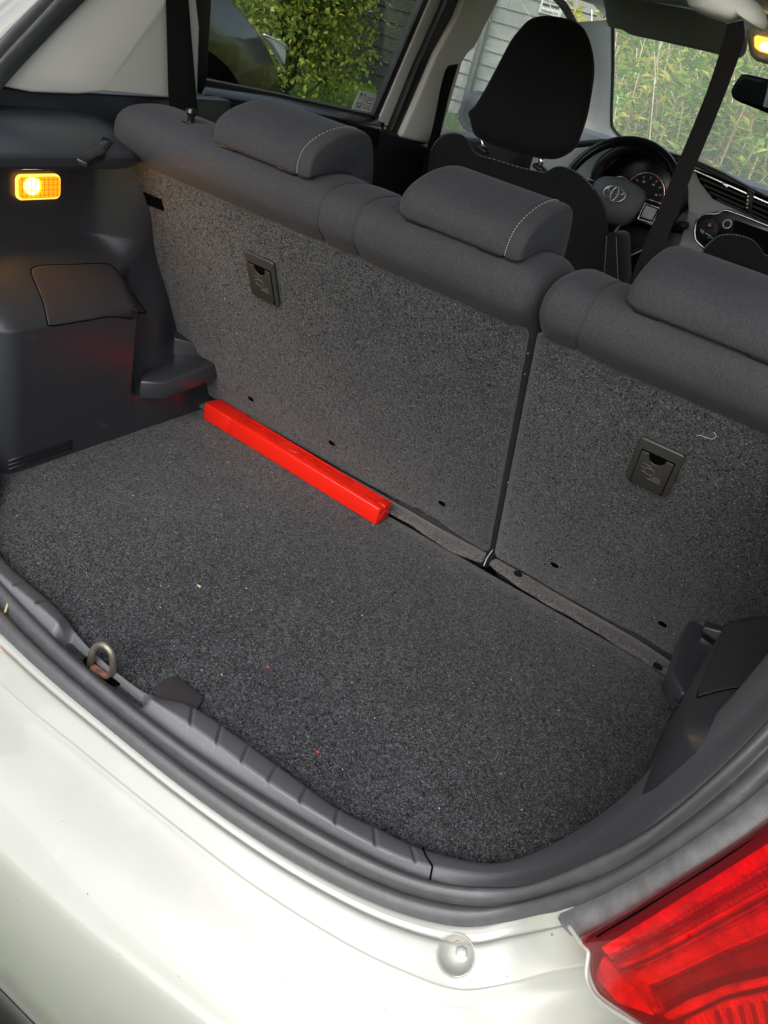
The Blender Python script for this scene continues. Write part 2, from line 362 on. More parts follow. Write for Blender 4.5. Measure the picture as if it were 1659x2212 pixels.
# bolt sunk in its dish
bq = Q(); c0 = Vector(ctr) + Vector((.003, .004, .0025)) - Vector(nrm) * .0095
mt = Vector(nrm).to_track_quat('Z', 'Y').to_matrix()
for r_, z0, z1, n_ in ((.0088, 0, .0015, 24), (.006, .0015, .005, 6)):
    bq.add(*prism([c0 + mt @ Vector((a, b, z0)) for a, b in circ(n_, r_)], Vector(nrm) * (z1 - z0)))
obj('dish_dirt', *prism([c0 + mt @ Vector((a - .0005, b - .001, -.0002)) for a, b in circ(24, .0118, .0108)], Vector(nrm) * .0012), 'cream_dirt', car, bev=.0006)
obj('bumper_bolt', bq.v, bq.f, 'bolt_metal', car, bev=.0005)
rim = tube([Vector(ctr) + mt @ Vector((a, b, .0002)) for a, b in circ(32, rr + .0003)], .0007, 6, True)
obj('bolt_rim', *rim, 'white_edge', car, smooth=True)

# ---- weatherstrip round the opening
Ihalf = [(0, -.669, .010), (.13, -.664, .010), (.277, -.646, .012), (.373, -.627, .015), (.429, -.603, .022), (.466, -.584, .040), (.507, -.58, .088), (.543, -.58, .193), (.564, -.58, .30), (.578, -.56, .385), (.592, -.49, .485), (.602, -.41, .57), (.602, -.275, .687), (.585, -.16, .81), (.50, -.10, .895), (.25, -.075, .93), (0, -.07, .935)]
Ohalf = [(0, -.710, .012), (.134, -.709, .012), (.25, -.698, .012), (.344, -.681, .014), (.41, -.660, .018), (.460, -.636, .028), (.490, -.612, .045), (.520, -.611, .090), (.548, -.600, .137), (.583, -.600, .27), (.606, -.57, .37), (.625, -.48, .51), (.632, -.395, .61), (.632, -.30, .68), (.61, -.15, .84), (.27, -.11, .965), (0, -.105, .97)]
def loop(h, n):
    hh = [np.array(p) for p in h]; l = [np.array((-p[0], p[1], p[2])) for p in h]
    return spl(hh + l[::-1][1:-1], n, True)
NS = 420
def smooth_loop(a, n):
    for _ in range(n): a = .25 * np.roll(a, 1, 0) + .5 * a + .25 * np.roll(a, -1, 0)
    return a
Il, Ol = smooth_loop(loop(Ihalf, NS), 60), smooth_loop(loop(Ohalf, NS), 60)
prof = [(-.06, -.012), (0, 0), (.04, .004), (.10, .0075), (.2, .013), (.3, .0155), (.38, .0135), (.45, .008), (.5, .002), (.54, .001), (.58, .004), (.66, .009), (.76, .0115), (.86, .010), (.94, .005), (1., -.002), (1.05, -.012)]
rings = []
for i in range(NS):
    t = Vector(Il[(i + 1) % NS] + Ol[(i + 1) % NS] - Il[i - 1] - Ol[i - 1]).normalized()
    w = Vector(Ol[i] - Il[i]); nn = t.cross(w).normalized()
    nn = -nn
    rings.append([Vector(Il[i]) + w * a + nn * b for a, b in prof])
rings.append(rings[0])
obj('weatherstrip', *loft(rings, False), 'seal_rubber', car, smooth=True, label='dusty grey rubber seal round the boot opening')
# body flange outside the seal, left pillar and roof edge
side = [i for i in range(NS) if Ol[i][2] > .42 or Ol[i][0] < -.55]
side = [i for i in side if Ol[i][0] < .2]
seq = sorted(side)
fr = []
for i in seq:
    o, iv = Vector(Ol[i]), Vector(Il[i]); k_ = float(sm(.74, .88, o.z)); w = Vector((-(1 - k_), -.35 * (1 - k_), k_)).normalized()
    nn = Vector((.25 * (1 - k_), -.75, .6)).normalized()
    fr.append([o - w * .006 + nn * -.004, o + w * .006 + nn * .003, o + w * .022 + nn * .004, o + w * .028 - nn * .006, o + w * .034 + nn * .004, o + w * .07 + nn * .002, o + w * .11 - nn * .03, o + w * .13 - nn * .16])
obj('body_frame', *loft(fr, False), 'pearl_paint', car, smooth=True)

# ---- sill and opening trim (swept between floor edge, crest and seal)
Lc = [(-.585, -.50, .42), (-.572, -.53, .32), (-.555, -.535, .20), (-.53, -.53, .11), (-.495, -.505, .03), (-.455, -.535, .014), (-.39, -.588, .012), (-.315, -.616, .012), (-.20, -.624, .012), (-.10, -.641, .012), (0, -.64, .012), (.055, -.617, .012), (.182, -.611, .012), (.265, -.609, .012), (.322, -.597, .012), (.37, -.585, .012), (.427, -.556, .012), (.458, -.526, .012), (.492, -.464, .014), (.523, -.395, .03), (.542, -.35, .07), (.545, -.345, .12), (.548, -.37, .18), (.556, -.43, .25), (.566, -.42, .32), (.576, -.38, .40), (.586, -.30, .5)]
Cc = [(-.585, -.525, .42), (-.571, -.555, .31), (-.55, -.56, .20), (-.52, -.56, .11), (-.495, -.56, .055), (-.465, -.575, .04), (-.41, -.612, .03), (-.32, -.65, .03), (-.19, -.655, .03), (-.09, -.658, .03), (.012, -.660, .03), (.085, -.657, .03), (.196, -.655, .03), (.28, -.645, .03), (.344, -.633, .03), (.39, -.615, .03), (.437, -.587, .032), (.468, -.563, .038), (.500, -.535, .06), (.525, -.505, .11), (.541, -.49, .16), (.549, -.49, .205), (.556, -.50, .25), (.566, -.51, .30), (.576, -.50, .36), (.586, -.45, .44), (.594, -.37, .53)]
Ic = [(-.583, -.545, .42), (-.566, -.577, .31), (-.546, -.577, .20), (-.515, -.579, .105), (-.490, -.581, .062), (-.466, -.584, .042), (-.405, -.616, .018), (-.32, -.66, .010), (-.19, -.667, .010), (-.09, -.668, .010), (.012, -.668, .010), (.085, -.667, .010), (.196, -.658, .011), (.28, -.6465, .012), (.345, -.634, .014), (.39, -.621, .016), (.437, -.600, .025), (.468, -.583, .042), (.507, -.578, .088), (.532, -.577, .15), (.546, -.577, .205), (.554, -.577, .25), (.561, -.577, .285), (.570, -.57, .335), (.580, -.55, .395), (.591, -.49, .485), (.601, -.41, .57)]
NT = 2600
LL, CC, II = spl(Lc, NT), spl(Cc, NT), spl(Ic, NT)
CC = .15 * LL + .85 * CC
def smooth_open(a, n):
    b = a.copy()
    for _ in range(n): b[1:-1] = .25 * b[:-2] + .5 * b[1:-1] + .25 * b[2:]
    return b
CC = smooth_open(CC, 400); II = smooth_open(II, 400); LL = smooth_open(LL, 60)
rec = sm(-.170, -.145, LL[:, 0]) * (1 - sm(-.010, .008, LL[:, 0]))
flat = (LL[:, 2] < .02)
LL[:, 2] -= rec * .003; CC[:, 2] -= rec * .032; CC[:, 1] += rec * .004
rib = np.zeros(NT)
for x0 in np.arange(-.345, .36, .044):
    if -.17 < x0 < .03: continue
    rib += np.exp(-((LL[:, 0] - x0) / .0022) ** 2)
rib = np.clip(rib, 0, 1) * .0035
rings = []
for i in range(NT):
    L, C, I = Vector(LL[i]), Vector(CC[i]), Vector(II[i])
    t = Vector(LL[min(i + 1, NT - 1)] - LL[max(i - 1, 0)]).normalized(); nn = t.cross(I - L).normalized()
    nn = -nn
    rb = nn * rib[i]
    rings.append([L + (L - C) * .02 - nn * .05, L - nn * .012, L - nn * .003, L + (C - L) * .06 - rb * .3, L + (C - L) * .2 + nn * .0012 - rb, L + (C - L) * .5 + nn * .002 - rb, L + (C - L) * .85 + nn * .001 - rb, C - rb * .4, C + (I - C) * .10 - nn * .001, C + (I - C) * .5, C + (I - C) * .9, I - nn * .001, I - nn * .02])
obj('sill_trim', *loft(rings, False), 'sill_plastic', car, smooth=True, label='grained grey plastic trim along the boot sill and opening')
# striker loop in its slot
sb = P(222, 1445, Z=.005)
st_path = [sb + Vector(q) * .86 for q in ((-.022, -.004, -.01), (-.020, -.003, .018), (-.016, .0, .034), (-.006, .002, .044), (.006, .003, .045), (.014, .004, .036), (.016, .005, .018), (.016, .005, -.01))]
stp = spl(st_path, 28)
strk = obj('striker', *tube(stp, .0048, 10), 'steel', car, smooth=True, label='worn steel latch loop standing in the boot sill')
obj('striker_bracket', *box(sb + Vector((.0, -.004, -.004)), (.030, .010, .010), (0, 0, .1)), 'rust', strk, bev=.003)
obj('striker_slot', *prism([sb + Vector((a, b * .6, -.0035)) for a, b in rrect(.064, .030, .012)], (0, 0, .0008)), 'black', strk)
sj = P(906, 1850, Z=.02)                        # end joint of the sill trim
k = int(np.argmin(abs(LL[:, 0] - .372)))
obj('trim_joint', *tube([Vector(LL[k]) + Vector((0, 0, .001)), Vector(.5 * (LL[k] + CC[k])) + Vector((0, 0, .0022)), Vector(CC[k + 10]) + Vector((.0, 0, .001)), Vector(II[k + 16])], .0011, 6), 'black', car)

# ---- side trims of the boot (left one in view, right one mirrored)
Yk = [-.70, -.60, -.545, -.50, -.468, -.44, -.36, -.265, -.235, -.208, -.18, -.12, -.05, .08]
Zk = [-.05, .0, .04, .10, .16, .22, .25, .275, .305, .335, .37, .42, .50]
def soft(t, k=.05):                # 0..1 ramp with rounded ends
    return sm(0, 1, t) * .35 + np.clip(t, 0, 1) * .65
def FX(y, z):
    hi = -.605
    face = -.512 + .010 * sm(.0, .20, z)
    arch = face + (hi - face) * soft((z - .252) / (.350 - .252))
    rear = sm(-.455, -.60, y); a = arch + (-.635 - arch) * rear
    rec_ = -.512 + (-.562 + .512) * sm(.07, .16, z) + .036 * sm(.30, .49, z)
    rec_ += .018 * math.exp(-((y + .135) / .035) ** 2) * sm(.30, .16, z) * sm(.10, .15, z)
    t_ = float(sm(.26, .36, z)); w = sm(-.232 - .03 * t_, -.205 + .035 * t_, y)
    return a * (1 - w) + rec_ * w
Yk = list(np.linspace(-.70, -.45, 30)) + list(np.linspace(-.44, -.25, 12)) + list(np.linspace(-.24, -.195, 16)) + list(np.linspace(-.19, .08, 24))
Zk = list(np.linspace(-.05, .06, 8)) + list(np.linspace(.07, .235, 20)) + list(np.linspace(.24, .37, 44)) + list(np.linspace(.38, .50, 8))
def side_trim(s):
    off = 0 if s < 0 else .037
    fx = lambda y, z: (FX(y, z) if s < 0 else -FX(y, z) + off)
    v = [(fx(y, z), y, z) for z in Zk for y in Yk]; n = len(Yk)
    f = [(j * n + i, j * n + i + 1, (j + 1) * n + i + 1, (j + 1) * n + i) for j in range(len(Zk) - 1) for i in range(n - 1)]
    o = obj('side_trim', v, f, 'trim_plastic', car, smooth=True, label='moulded black plastic boot side trim over the wheel arch')
    mx = lambda p: Vector((p[0] if s < 0 else -p[0] + off, p[1], p[2]))
    # hatch cover panel on the arch shoulder
    uv = [(68, 592), (74, 578), (100, 573), (150, 572), (200, 570), (236, 572), (262, 595), (300, 655), (304, 676), (250, 684), (180, 693), (112, 703), (102, 692), (92, 650)]
    base = []
    for (a, b) in uv:
        x = -.52
        for _ in range(30):
            q_ = P(a, b, X=x); x += .6 * (FX(q_.y, q_.z) - x)
        base.append((q_.y, q_.z))
    cy = sum(p[0] for p in base) / len(base); cz = sum(p[1] for p in base) / len(base)
    rs = []
    for sc, up in ((1.0, -.004), (1.0, .0004), (.99, .0012), (.97, .0014), (.9, .0014), (.8, .0014), (.7, .0014), (.6, .0014), (.5, .0014), (.4, .0014), (.3, .0014), (.2, .0014), (.1, .0014), (.02, .0014)):
        rs.append([mx((FX(cy + (y - cy) * sc, cz + (z - cz) * sc) + up, cy + (y - cy) * sc, cz + (z - cz) * sc + up * .6)) for y, z in spl([(y, z) for y, z in base], 56, True)])
    obj('cover_panel', *loft(rs), 'cover_plastic', o, smooth=True, label='removable cover with a seam on the wheel arch')
    obj('cover_seam', *tube([mx((FX(cy + (y - cy) * 1.006, cz + (z - cz) * 1.006) + .0002, cy + (y - cy) * 1.006, cz + (z - cz) * 1.006)) for y, z in spl([(y, z) for y, z in base], 80, True)], .0011, 6, True), 'black', o)
    # ledge that carries the parcel shelf
    rg = []
    for y, xf, zt, k_ in ((-.62, -.497, 0, 1), (-.45, -.497, 0, 1), (-.33, -.497, 0, 1), (-.285, -.498, 0, 1), (-.262, -.503, -.001, 1), (-.24, -.513, -.003, 1), (-.218, -.527, -.007, 1), (-.200, -.545, -.013, .9), (-.190, -.568, -.022, .7)):
        q_ = [(-.645, .533), (-.612, .532), (-.60, .528), (xf - .006, .504), (xf, .498), (xf, .487), (xf - .005, .482), (-.58, .480), (-.645, .478)]
        rg.append([mx((a, y, b + zt * (1 if b > .49 else -.3))) for a, b in q_])
    obj('shelf_ledge', *loft(rg), 'trim_plastic', o, bev=.003, label='ledge for the parcel shelf')
    n_, d_ = Vector((.274, 0, 1)), .3646
    sl = [P(a, b, n=n_, d=d_ + .004) for a, b in ((223, 293), (243, 304), (224, 333), (207, 340), (189, 352), (165, 341), (187, 325), (206, 317))]
    obj('shelf_clip', *prism([mx(p) for p in sl], mx((0, 0, -.008)) - mx((0, 0, 0))), 'gloss_plastic', o, bev=.0015)
    # moulded step by the seat foot
    zt, zb = .112, .075
    topo = [(-.505, -.212), (-.478, -.178), (-.47, -.06), (-.472, -.032), (-.53, -.02), (-.565, -.05), (-.56, -.15)]
    q = Q(); q.add(*prism([mx((x, y, zt + .25 * max(0, y + .16) * .6)) for x, y in topo], (0, 0, -(zt - zb))))
    obj('step_bracket', q.v, q.f, 'trim_plastic', o, bev=.004)
    q = Q()
    if s < 0: q.add(*prism([mx(p) for p in ((-.545, -.095, .158), (-.502, -.045, .150), (-.50, -.03, .143), (-.545, -.03, .152), (-.575, -.07, .165))], (0, 0, -.05)))
    if s < 0: obj('step_rib', q.v, q.f, 'trim_plastic', o, bev=.002)
    q = Q(); q.add(*box(mx((-.487, -.036, .128)), (.022, .012, .026), (0, 0, 0)))
    obj('step_clip', q.v, q.f, 'latch_plastic', o, bev=.0015)
    # ribbed vent lines near the sill
    q = Q()
    for k_ in range(3):
        q.add(*tube([mx((FX(-.46, .012 + .008 * k_) + .001, y, .012 + .008 * k_)) for y in (-.475, -.44, -.40, -.365, -.352)], .0022, 6))
    obj('trim_rib', q.v, q.f, 'dark_plastic', o, smooth=True)
    return o
trimL = side_trim(-1); trimR = side_trim(1)
obj('bracket_top', *prism([P(u, v, Y=-.085) for u, v in ((1514, 1364), (1520, 1353), (1560, 1364), (1597, 1376), (1592, 1388), (1568, 1399), (1546, 1388))], (0, .05, -.006)), 'trim_plastic', trimR, bev=.003)
obj('bracket_clip', *prism([P(u, v, Y=-.092) for u, v in ((1514, 1377), (1545, 1398), (1531, 1416), (1500, 1397))], (0, .02, -.004)), 'latch_plastic', trimR, bev=.002)
obj('bracket_edge', *tube([P(1443, 1493, X=.531), P(1458, 1512, X=.537), P(1472, 1529, X=.545)], .0016, 6), 'latch_plastic', trimR, smooth=True)
# dark quarter panel above the ledge, out to the pillar
for s in (-1, 1):
    q = Q(); q.add(*prism([(s * .628, -.56, .45), (s * .628, -.40, .556), (s * .628, -.30, .553), (s * .628, -.25, .5575), (s * .628, -.05, .562), (s * .628, .08, .565), (s * .628, .08, -.3), (s * .628, -.50, -.3), (s * .628, -.50, .3), (s * .628, -.56, .36)], (s * .05, 0, 0)))
    obj('quarter_panel', q.v, q.f, 'trim_plastic', car, bev=.004)
# ---- open tailgate overhead
tg = [(-.08, 1.0, .50), (-.20, 1.06, .58), (-.42, 1.13, .62), (-.60, 1.22, .63), (-.80, 1.31, .62), (-.95, 1.37, .58), (-1.01, 1.34, .54)]
rg = []
for y, z, hw in tg:
    rg.append([Vector((x * hw, y, z - .03 * abs(x) ** 3)) for x in np.linspace(-1, 1, 13)] + [Vector((x * hw * .98, y + .012, z - .055 - .03 * abs(x) ** 3)) for x in np.linspace(1, -1, 13)])
gate = obj('tailgate', *loft(rg), 'pearl_paint', car, smooth=True, auto=50, label='open tailgate raised over the boot')
obj('tailgate_trim', *loft([[Vector((x * hw * .97, y + .012, z - .062)) for x in np.linspace(-1, 1, 9)] + [Vector((x * hw * .94, y + .012, z - .078)) for x in np.linspace(.97, -.97, 9)] for y, z, hw in tg[1:-1]]), 'trim_plastic', gate, smooth=True, auto=50)
# ---- boot lamp
lc = .5 * (P(32, 400, X=-.602) + P(127, 405, X=-.602))
lamp = obj('boot_lamp', *prism([lc + Vector((0, -a, b)) for a, b in rrect(.076, .037, .009)], (.004, 0, 0)), 'lamp_glow', car, bev=.001, label='lit amber boot lamp')
obj('lamp_lens', *prism([lc + Vector((.0045, -a, b)) for a, b in rrect(.070, .031, .007)], (.0015, 0, 0)), 'amber_lens', lamp)
q = Q()
q.add(*prism([lc + Vector((.0041, -.012 - a, .002 + b)) for a, b in circ(16, .014, .0125)], (.0003, 0, 0)))
obj('lamp_bulb', q.v, q.f, 'bulb', lamp)
q = Q()
for k_ in range(9): q.add(*box(lc + Vector((.0065, -.030 + .0075 * k_, 0)), (.0008, .0009, .029)))
for k_ in range(4): q.add(*box(lc + Vector((.0064, 0, -.011 + .0075 * k_)), (.0008, .066, .0009)))
obj('lens_rib', q.v, q.f, 'amber_lens', lamp)
pl = bpy.data.lights.new('boot_lamp_light', 'AREA'); pl.energy = .26; pl.color = (1, .45, .08); pl.shape = 'RECTANGLE'; pl.size = .06; pl.size_y = .03
plo = bpy.data.objects.new('boot_lamp_light', pl); plo.location = lc + Vector((.010, 0, 0)); plo.rotation_euler = (0, R(-90), 0)
COL.objects.link(plo)

# ---- channel beside the tail light and the light itself
a0 = P(1232, 1974, Y=-.612); ch = []
for (u1, v1, u2, v2, y) in ((1205, 1984, 1246, 2028, -.622), (1300, 1945, 1340, 1982, -.618), (1412, 1880, 1450, 1912, -.615), (1520, 1810, 1560, 1840, -.612), (1627, 1735, 1660, 1772, -.60), (1720, 1650, 1760, 1690, -.57)):
    A, B = P(u1, v1, Y=y + .006), P(u2, v2, Y=y - .004)
    ch.append([A + Vector((0, .03, 0)), A, A * .7 + B * .3 + Vector((0, -.003, 0)), A * .3 + B * .7 + Vector((0, -.003, 0)), B, B + Vector((.01, .03, 0))])
chs = [spl([r[j] for r in ch], 40) for j in range(6)]
obj('light_channel', *loft([[Vector(chs[j][i]) for j in range(6)] for i in range(40)], False), 'channel_grey', car, smooth=True, label='grey ridged channel beside the tail light')
TA, TB, TC = P(1254, 2031, Y=-.640), P(1659, 1774, Y=-.612), P(1375, 2203, Y=-.690)
tn = (TB - TA).cross(TC - TA).normalized()
if tn.y > 0: tn = -tn
td = tn.dot(TA)
def TP(u, v, o=0.): return P(u, v, n=tn, d=td + o)
lens_uv = [(1254, 2031), (1360, 1966), (1450, 1908), (1560, 1840), (1659, 1772), (1760, 1700), (1830, 1700), (1830, 2060), (1780, 2300), (1480, 2270), (1375, 2205), (1325, 2172), (1294, 2148), (1279, 2120), (1273, 2090), (1275, 2058)]
light = obj('tail_light', *prism([TP(u, v, -.030) for u, v in lens_uv], -tn * .02), 'dark_plastic', car, label='red tail light at the right rear corner')
cu = sum(p[0] for p in lens_uv) / len(lens_uv); cv = sum(p[1] for p in lens_uv) / len(lens_uv)
sp_uv = spl(lens_uv, 96, True); rg = []
for sc, up in ((1.0, -.03), (1., -.004), (.99, .001), (.965, .0035), (.90, .0055), (.75, .008), (.5, .010), (.25, .011), (.02, .0112)):
    rg.append([TP(cu + (u - cu) * sc, cv + (v - cv) * sc, up) for u, v in sp_uv])
obj('light_lens', *loft(rg, True, False), 'red_lens', light, smooth=True)
mat('refl_pink', (.62, .45, .45), .3, .3); mat('refl_red', (.80, .03, .03), .3); mat('refl_bright', (.95, .35, .30), .25, .4); mat('refl_brown', (.20, .09, .05), .35, .2); mat('refl_amber', (.80, .30, .05), .3)
def ribbed(m, sc, st):
    N, L, b = nt(M[m]); tc = N.new('ShaderNodeTexCoord'); w = N.new('ShaderNodeTexWave'); w.bands_direction = 'DIAGONAL'; w.inputs['Scale'].default_value = sc
    L.new(tc.outputs['Object'], w.inputs['Vector']); bump(M[m], w.outputs[0], st, .002)
    n = noise(M[m], 45, 5, .7); c = tuple(b.inputs['Base Color'].default_value)[:3]
    L.new(ramp(M[m], n.outputs[0], [(.35, tuple(.45 * x for x in c)), (.65, tuple(min(1, 1.25 * x) for x in c))]).outputs[0], b.inputs['Base Color'])
for m_, sc_, st_ in (('refl_pink', 90, .5), ('refl_red', 60, .3), ('refl_brown', 45, .25), ('refl_amber', 80, .5), ('refl_bright', 30, .15)): ribbed(m_, sc_, st_)
def lpiece(name, uv, o, m, th=.006):
    return obj(name, *prism([TP(u, v, o) for u, v in uv], -tn * th), m, light, bev=.003, seg=3)
lpiece('light_strip', [(1285, 2022), (1480, 1903), (1659, 1788), (1800, 1690), (1800, 1700), (1659, 1799), (1480, 1915), (1292, 2031)], .0062, 'black', .003)
top_ = spl([(1300, 2046), (1400, 1985), (1530, 1903), (1659, 1822), (1810, 1728)], 30); mid_ = spl([(1352, 2112), (1430, 2085), (1540, 2030), (1659, 1968), (1810, 1890)], 30); bot_ = spl([(1420, 2178), (1480, 2140), (1560, 2105), (1659, 2082), (1810, 2045)], 30)
def stripe(name, f0, f1, m, o0, o1):
    c = lambda f: top_ * (1 - 2 * f) + mid_ * 2 * f if f < .5 else mid_ * (2 - 2 * f) + bot_ * (2 * f - 1)
    a, b = c(f0), c(f1); rg = []
    for k_ in range(30):
        A, B = TP(*a[k_], o0), TP(*b[k_], o1)
        rg.append([A - tn * .008, A, A.lerp(B, .3) + tn * .0012, A.lerp(B, .7) + tn * .0012, B, B - tn * .008])
    obj(name, *loft(rg), m, light, smooth=True, auto=60)
for f0, f1, m_, o0, o1 in ((0, .13, 'refl_red', -.006, -.010), (.135, .20, 'refl_pink', -.012, -.012), (.205, .235, 'refl_brown', -.009, -.007), (.24, .31, 'refl_pink', -.013, -.011), (.315, .35, 'refl_red', -.007, -.009), (.355, .40, 'refl_brown', -.014, -.014), (.405, .44, 'refl_pink', -.009, -.011), (.445, .475, 'refl_red', -.012, -.008), (.48, .66, 'refl_bright', -.005, -.009), (.665, .70, 'refl_red', -.011, -.013), (.705, .76, 'refl_brown', -.015, -.017), (.765, 1.0, 'refl_brown', -.018, -.012)):
    stripe('reflector_stripe', f0, f1, m_, o0, o1)
lpiece('reflector_rim', [(1425, 2192), (1480, 2160), (1560, 2128), (1659, 2106), (1800, 2070), (1800, 2090), (1659, 2125), (1560, 2147), (1490, 2180), (1440, 2204)], -.004, 'refl_bright', .010)
lpiece('amber_reflector', [(1470, 2205), (1560, 2160), (1659, 2138), (1800, 2104), (1800, 2280), (1520, 2280)], -.014, 'refl_amber')
for k_ in range(9):
    a_ = 1540 + 26 * k_; lpiece('amber_rib', [(a_, 2182 - 5 * k_), (a_ + 5, 2181 - 5 * k_), (a_ + 30, 2280), (a_ + 24, 2280)], -.010, 'refl_brown', .005)
lpiece('reflector_base', [(1283, 2110), (1300, 2062), (1345, 2110), (1385, 2150), (1410, 2195), (1330, 2166)], -.010, 'refl_red')
lpiece('chamber_wall', [(1345, 2098), (1362, 2090), (1425, 2180), (1408, 2192)], -.004, 'refl_pink', .012)
obj('bumper_lip', *tube([TP(u, v, .002) for u, v in spl([(1228, 1998), (1250, 2030), (1268, 2052), (1270, 2065), (1266, 2095), (1269, 2122), (1286, 2152), (1318, 2178), (1372, 2212), (1480, 2280)], 40)], 0.0022, 8), 'white_edge', car, smooth=True)

# ---- left and right cabin sides: pillars, doors, glass, seals
mir = lambda p, s: Vector((p[0] * -s, p[1], p[2])) if s > 0 else Vector(p)
def slab(name, pts, th, m, s, bev=.004, parent=None, label=None):
    pp = [mir(p, s) for p in pts]
    return obj(name, *prism(pp, (s * th, 0, 0)), m, parent or car, bev=bev, label=label)
for s in (-1, 1):
    c_out = [P(0, 186, X=-.615), P(60, 125, X=-.615), P(186, -2, X=-.615), P(260, -75, X=-.612), Vector((-.60, .0, .86)), Vector((-.60, .08, .86)), P(418, -60, X=-.612), P(432, 60, X=-.61), P(427, 220, X=-.61), P(365, 212, X=-.612), P(225, 199, X=-.612), P(170, 204, X=-.612), P(70, 200, X=-.614)]
    slab('rear_pillar_trim', c_out, .02, 'beige_trim', s, label='pale beige trim of the rear pillar')
    slab('rear_window_seal', [P(410, -60, X=-.64), P(462, -60, X=-.64), P(459, 0, X=-.64), P(447, 186, X=-.64), P(430, 192, X=-.64), P(412, 120, X=-.64)], .02, 'dark_plastic', s)
    dr = slab('rear_door', [(-.695, -.02, .60), (-.695, .08, .5785), (-.695, .40, .562), (-.695, .74, .5445), (-.695, .745, -.3), (-.695, -.02, -.3)], .10, 'dark_plastic', s, .01, label='rear door with tinted window')
    q = [P(438, 178, X=-.70), P(600, 205, X=-.70), P(760, 240, X=-.70), P(818, 253, X=-.70), P(826, 275, X=-.66), P(760, 262, X=-.655), P(600, 232, X=-.655), P(436, 205, X=-.655)]
    obj('door_sill', *prism([mir(p, s) for p in q], (0, 0, -.05)), 'gloss_plastic', dr, bev=.006)
    gl = [P(440, 184, X=-.705), P(600, 205, X=-.705), P(760, 244, X=-.705), P(815, 256, X=-.705), P(870, 127, X=-.705), P(922, 0, X=-.705), P(945, -55, X=-.705), Vector((-.705, .5, .90)), Vector((-.705, .1, .88))]
    obj('door_glass', *prism([mir(p, s) for p in gl], (s * .004, 0, 0)), 'tinted_glass', dr)
    st = [P(806, 253, X=-.70), P(822, 262, X=-.70), P(932, 0, X=-.70), P(965, -85, X=-.70), P(950, -85, X=-.70), P(916, 0, X=-.70), P(862, 125, X=-.70)]
    slab('glass_seal', st, .02, 'black_seal', s, .002, dr)
    st2 = [P(432, 170, X=-.698), P(600, 203, X=-.698), P(760, 239, X=-.698), P(822, 252, X=-.698), P(822, 262, X=-.698), P(760, 249, X=-.698), P(600, 213, X=-.698), P(432, 184, X=-.698)]
    slab('lower_seal', st2, .01, 'black_seal', s, .001, dr)
    slab('door_frame', [P(818, 262, X=-.695), P(848, 280, X=-.695), P(905, 150, X=-.695), P(975, -20, X=-.695), P(1000, -85, X=-.695), P(964, -85, X=-.695), P(930, 0, X=-.695)], .03, 'beige_trim', s, .002, dr)
    slab('door_seal', [P(844, 290, X=-.675), P(872, 300, X=-.675), P(900, 225, X=-.675), P(945, 115, X=-.675), P(990, 35, X=-.675), P(1040, -85, X=-.675), P(1000, -85, X=-.675), P(960, 20, X=-.675), P(905, 140, X=-.675)], .02, 'black_seal', s, .003)
    slab('centre_pillar', [P(866, 297, X=-.66), P(924, 313, X=-.66), P(954, 293, X=-.66), P(984, 193, X=-.66), P(1001, 134, X=-.66), P(1012, 117, X=-.66), P(1022, 108, X=-.66), P(1029, 100, X=-.66), P(1079, 0, X=-.66), P(1110, -85, X=-.66), P(1036, -85, X=-.66), P(986, 40, X=-.66), P(943, 118, X=-.66), P(898, 225, X=-.66)], .035, 'beige_trim', s, .01, label='beige centre pillar trim')
    slab('pillar_foot', [P(800, 268, X=-.668), P(930, 313, X=-.668), P(945, 380, X=-.668), P(930, 640, X=-.668), P(780, 600, X=-.668)], .08, 'dark_plastic', s, .01)
    slab('front_door', [(-.70, .95, .512), (-.70, 2.3, .50), (-.70, 2.3, -.3), (-.70, .9, -.3)], .10, 'dark_plastic', s, .01)
    fd = [P(950, 292, X=-.705), Vector((-.705, 2.25, .48)), P(1262, 120, X=-.705), P(1238, 48, X=-.705), P(1210, 0, X=-.705), P(1165, -55, X=-.705), P(1100, -70, X=-.705)]
    obj('front_glass', *prism([mir(p, s) for p in fd], (s * .004, 0, 0)), 'clear_glass', car)
    # front pillar trim between side window and windscreen
    e1 = [P(1322, 40, X=-.60), P(1322, 150, X=-.60), P(1319, 255, X=-.60), P(1325, 280, X=-.60), P(1350, 306, X=-.58)]
    e2 = [P(1238, 48, X=-.66), P(1275, 130, X=-.66), P(1283, 190, X=-.66), P(1270, 260, X=-.66), P(1235, 312, X=-.66)]
    rg = [[mir(a, s), mir(a * .75 + b * .25 + Vector((.012, -.01, 0)), s), mir(a * .35 + b * .65 + Vector((.012, -.01, 0)), s), mir(b, s), mir(b + Vector((-.03, .03, 0)), s)] for a, b in zip(spl(e1, 20), spl(e2, 20)) for a, b in [(Vector(a), Vector(b))]]
    obj('front_pillar', *loft(rg, False), 'beige_trim', car, smooth=True, label='pale trim of the front pillar')
    obj('screen_seal', *tube([mir(p + Vector((.004, 0, 0)), s) for p in map(Vector, spl(e1, 24))], .006, 6), 'black_seal', car, smooth=True)
    arc = [P(1165, -40, X=-.665), P(1207, 0, X=-.665), P(1224, 22, X=-.665), P(1240, 52, X=-.665), P(1258, 85, X=-.665)]
    obj('window_seal', *tube([mir(p, s) for p in map(Vector, spl(arc, 16))], .012, 8), 'black_seal', car, smooth=True)
    obj('roof_rail', *prism([mir(p, s) for p in ((-.60, -.2, .855), (-.70, .0, .88), (-.70, .9, .915), (-.68, 1.25, .93), (-.62, 1.75, .945), (-.55, 1.8, .955), (-.57, 1.2, .975), (-.57, 0, .93))], (0, 0, .05)), 'headliner', car, bev=.01)
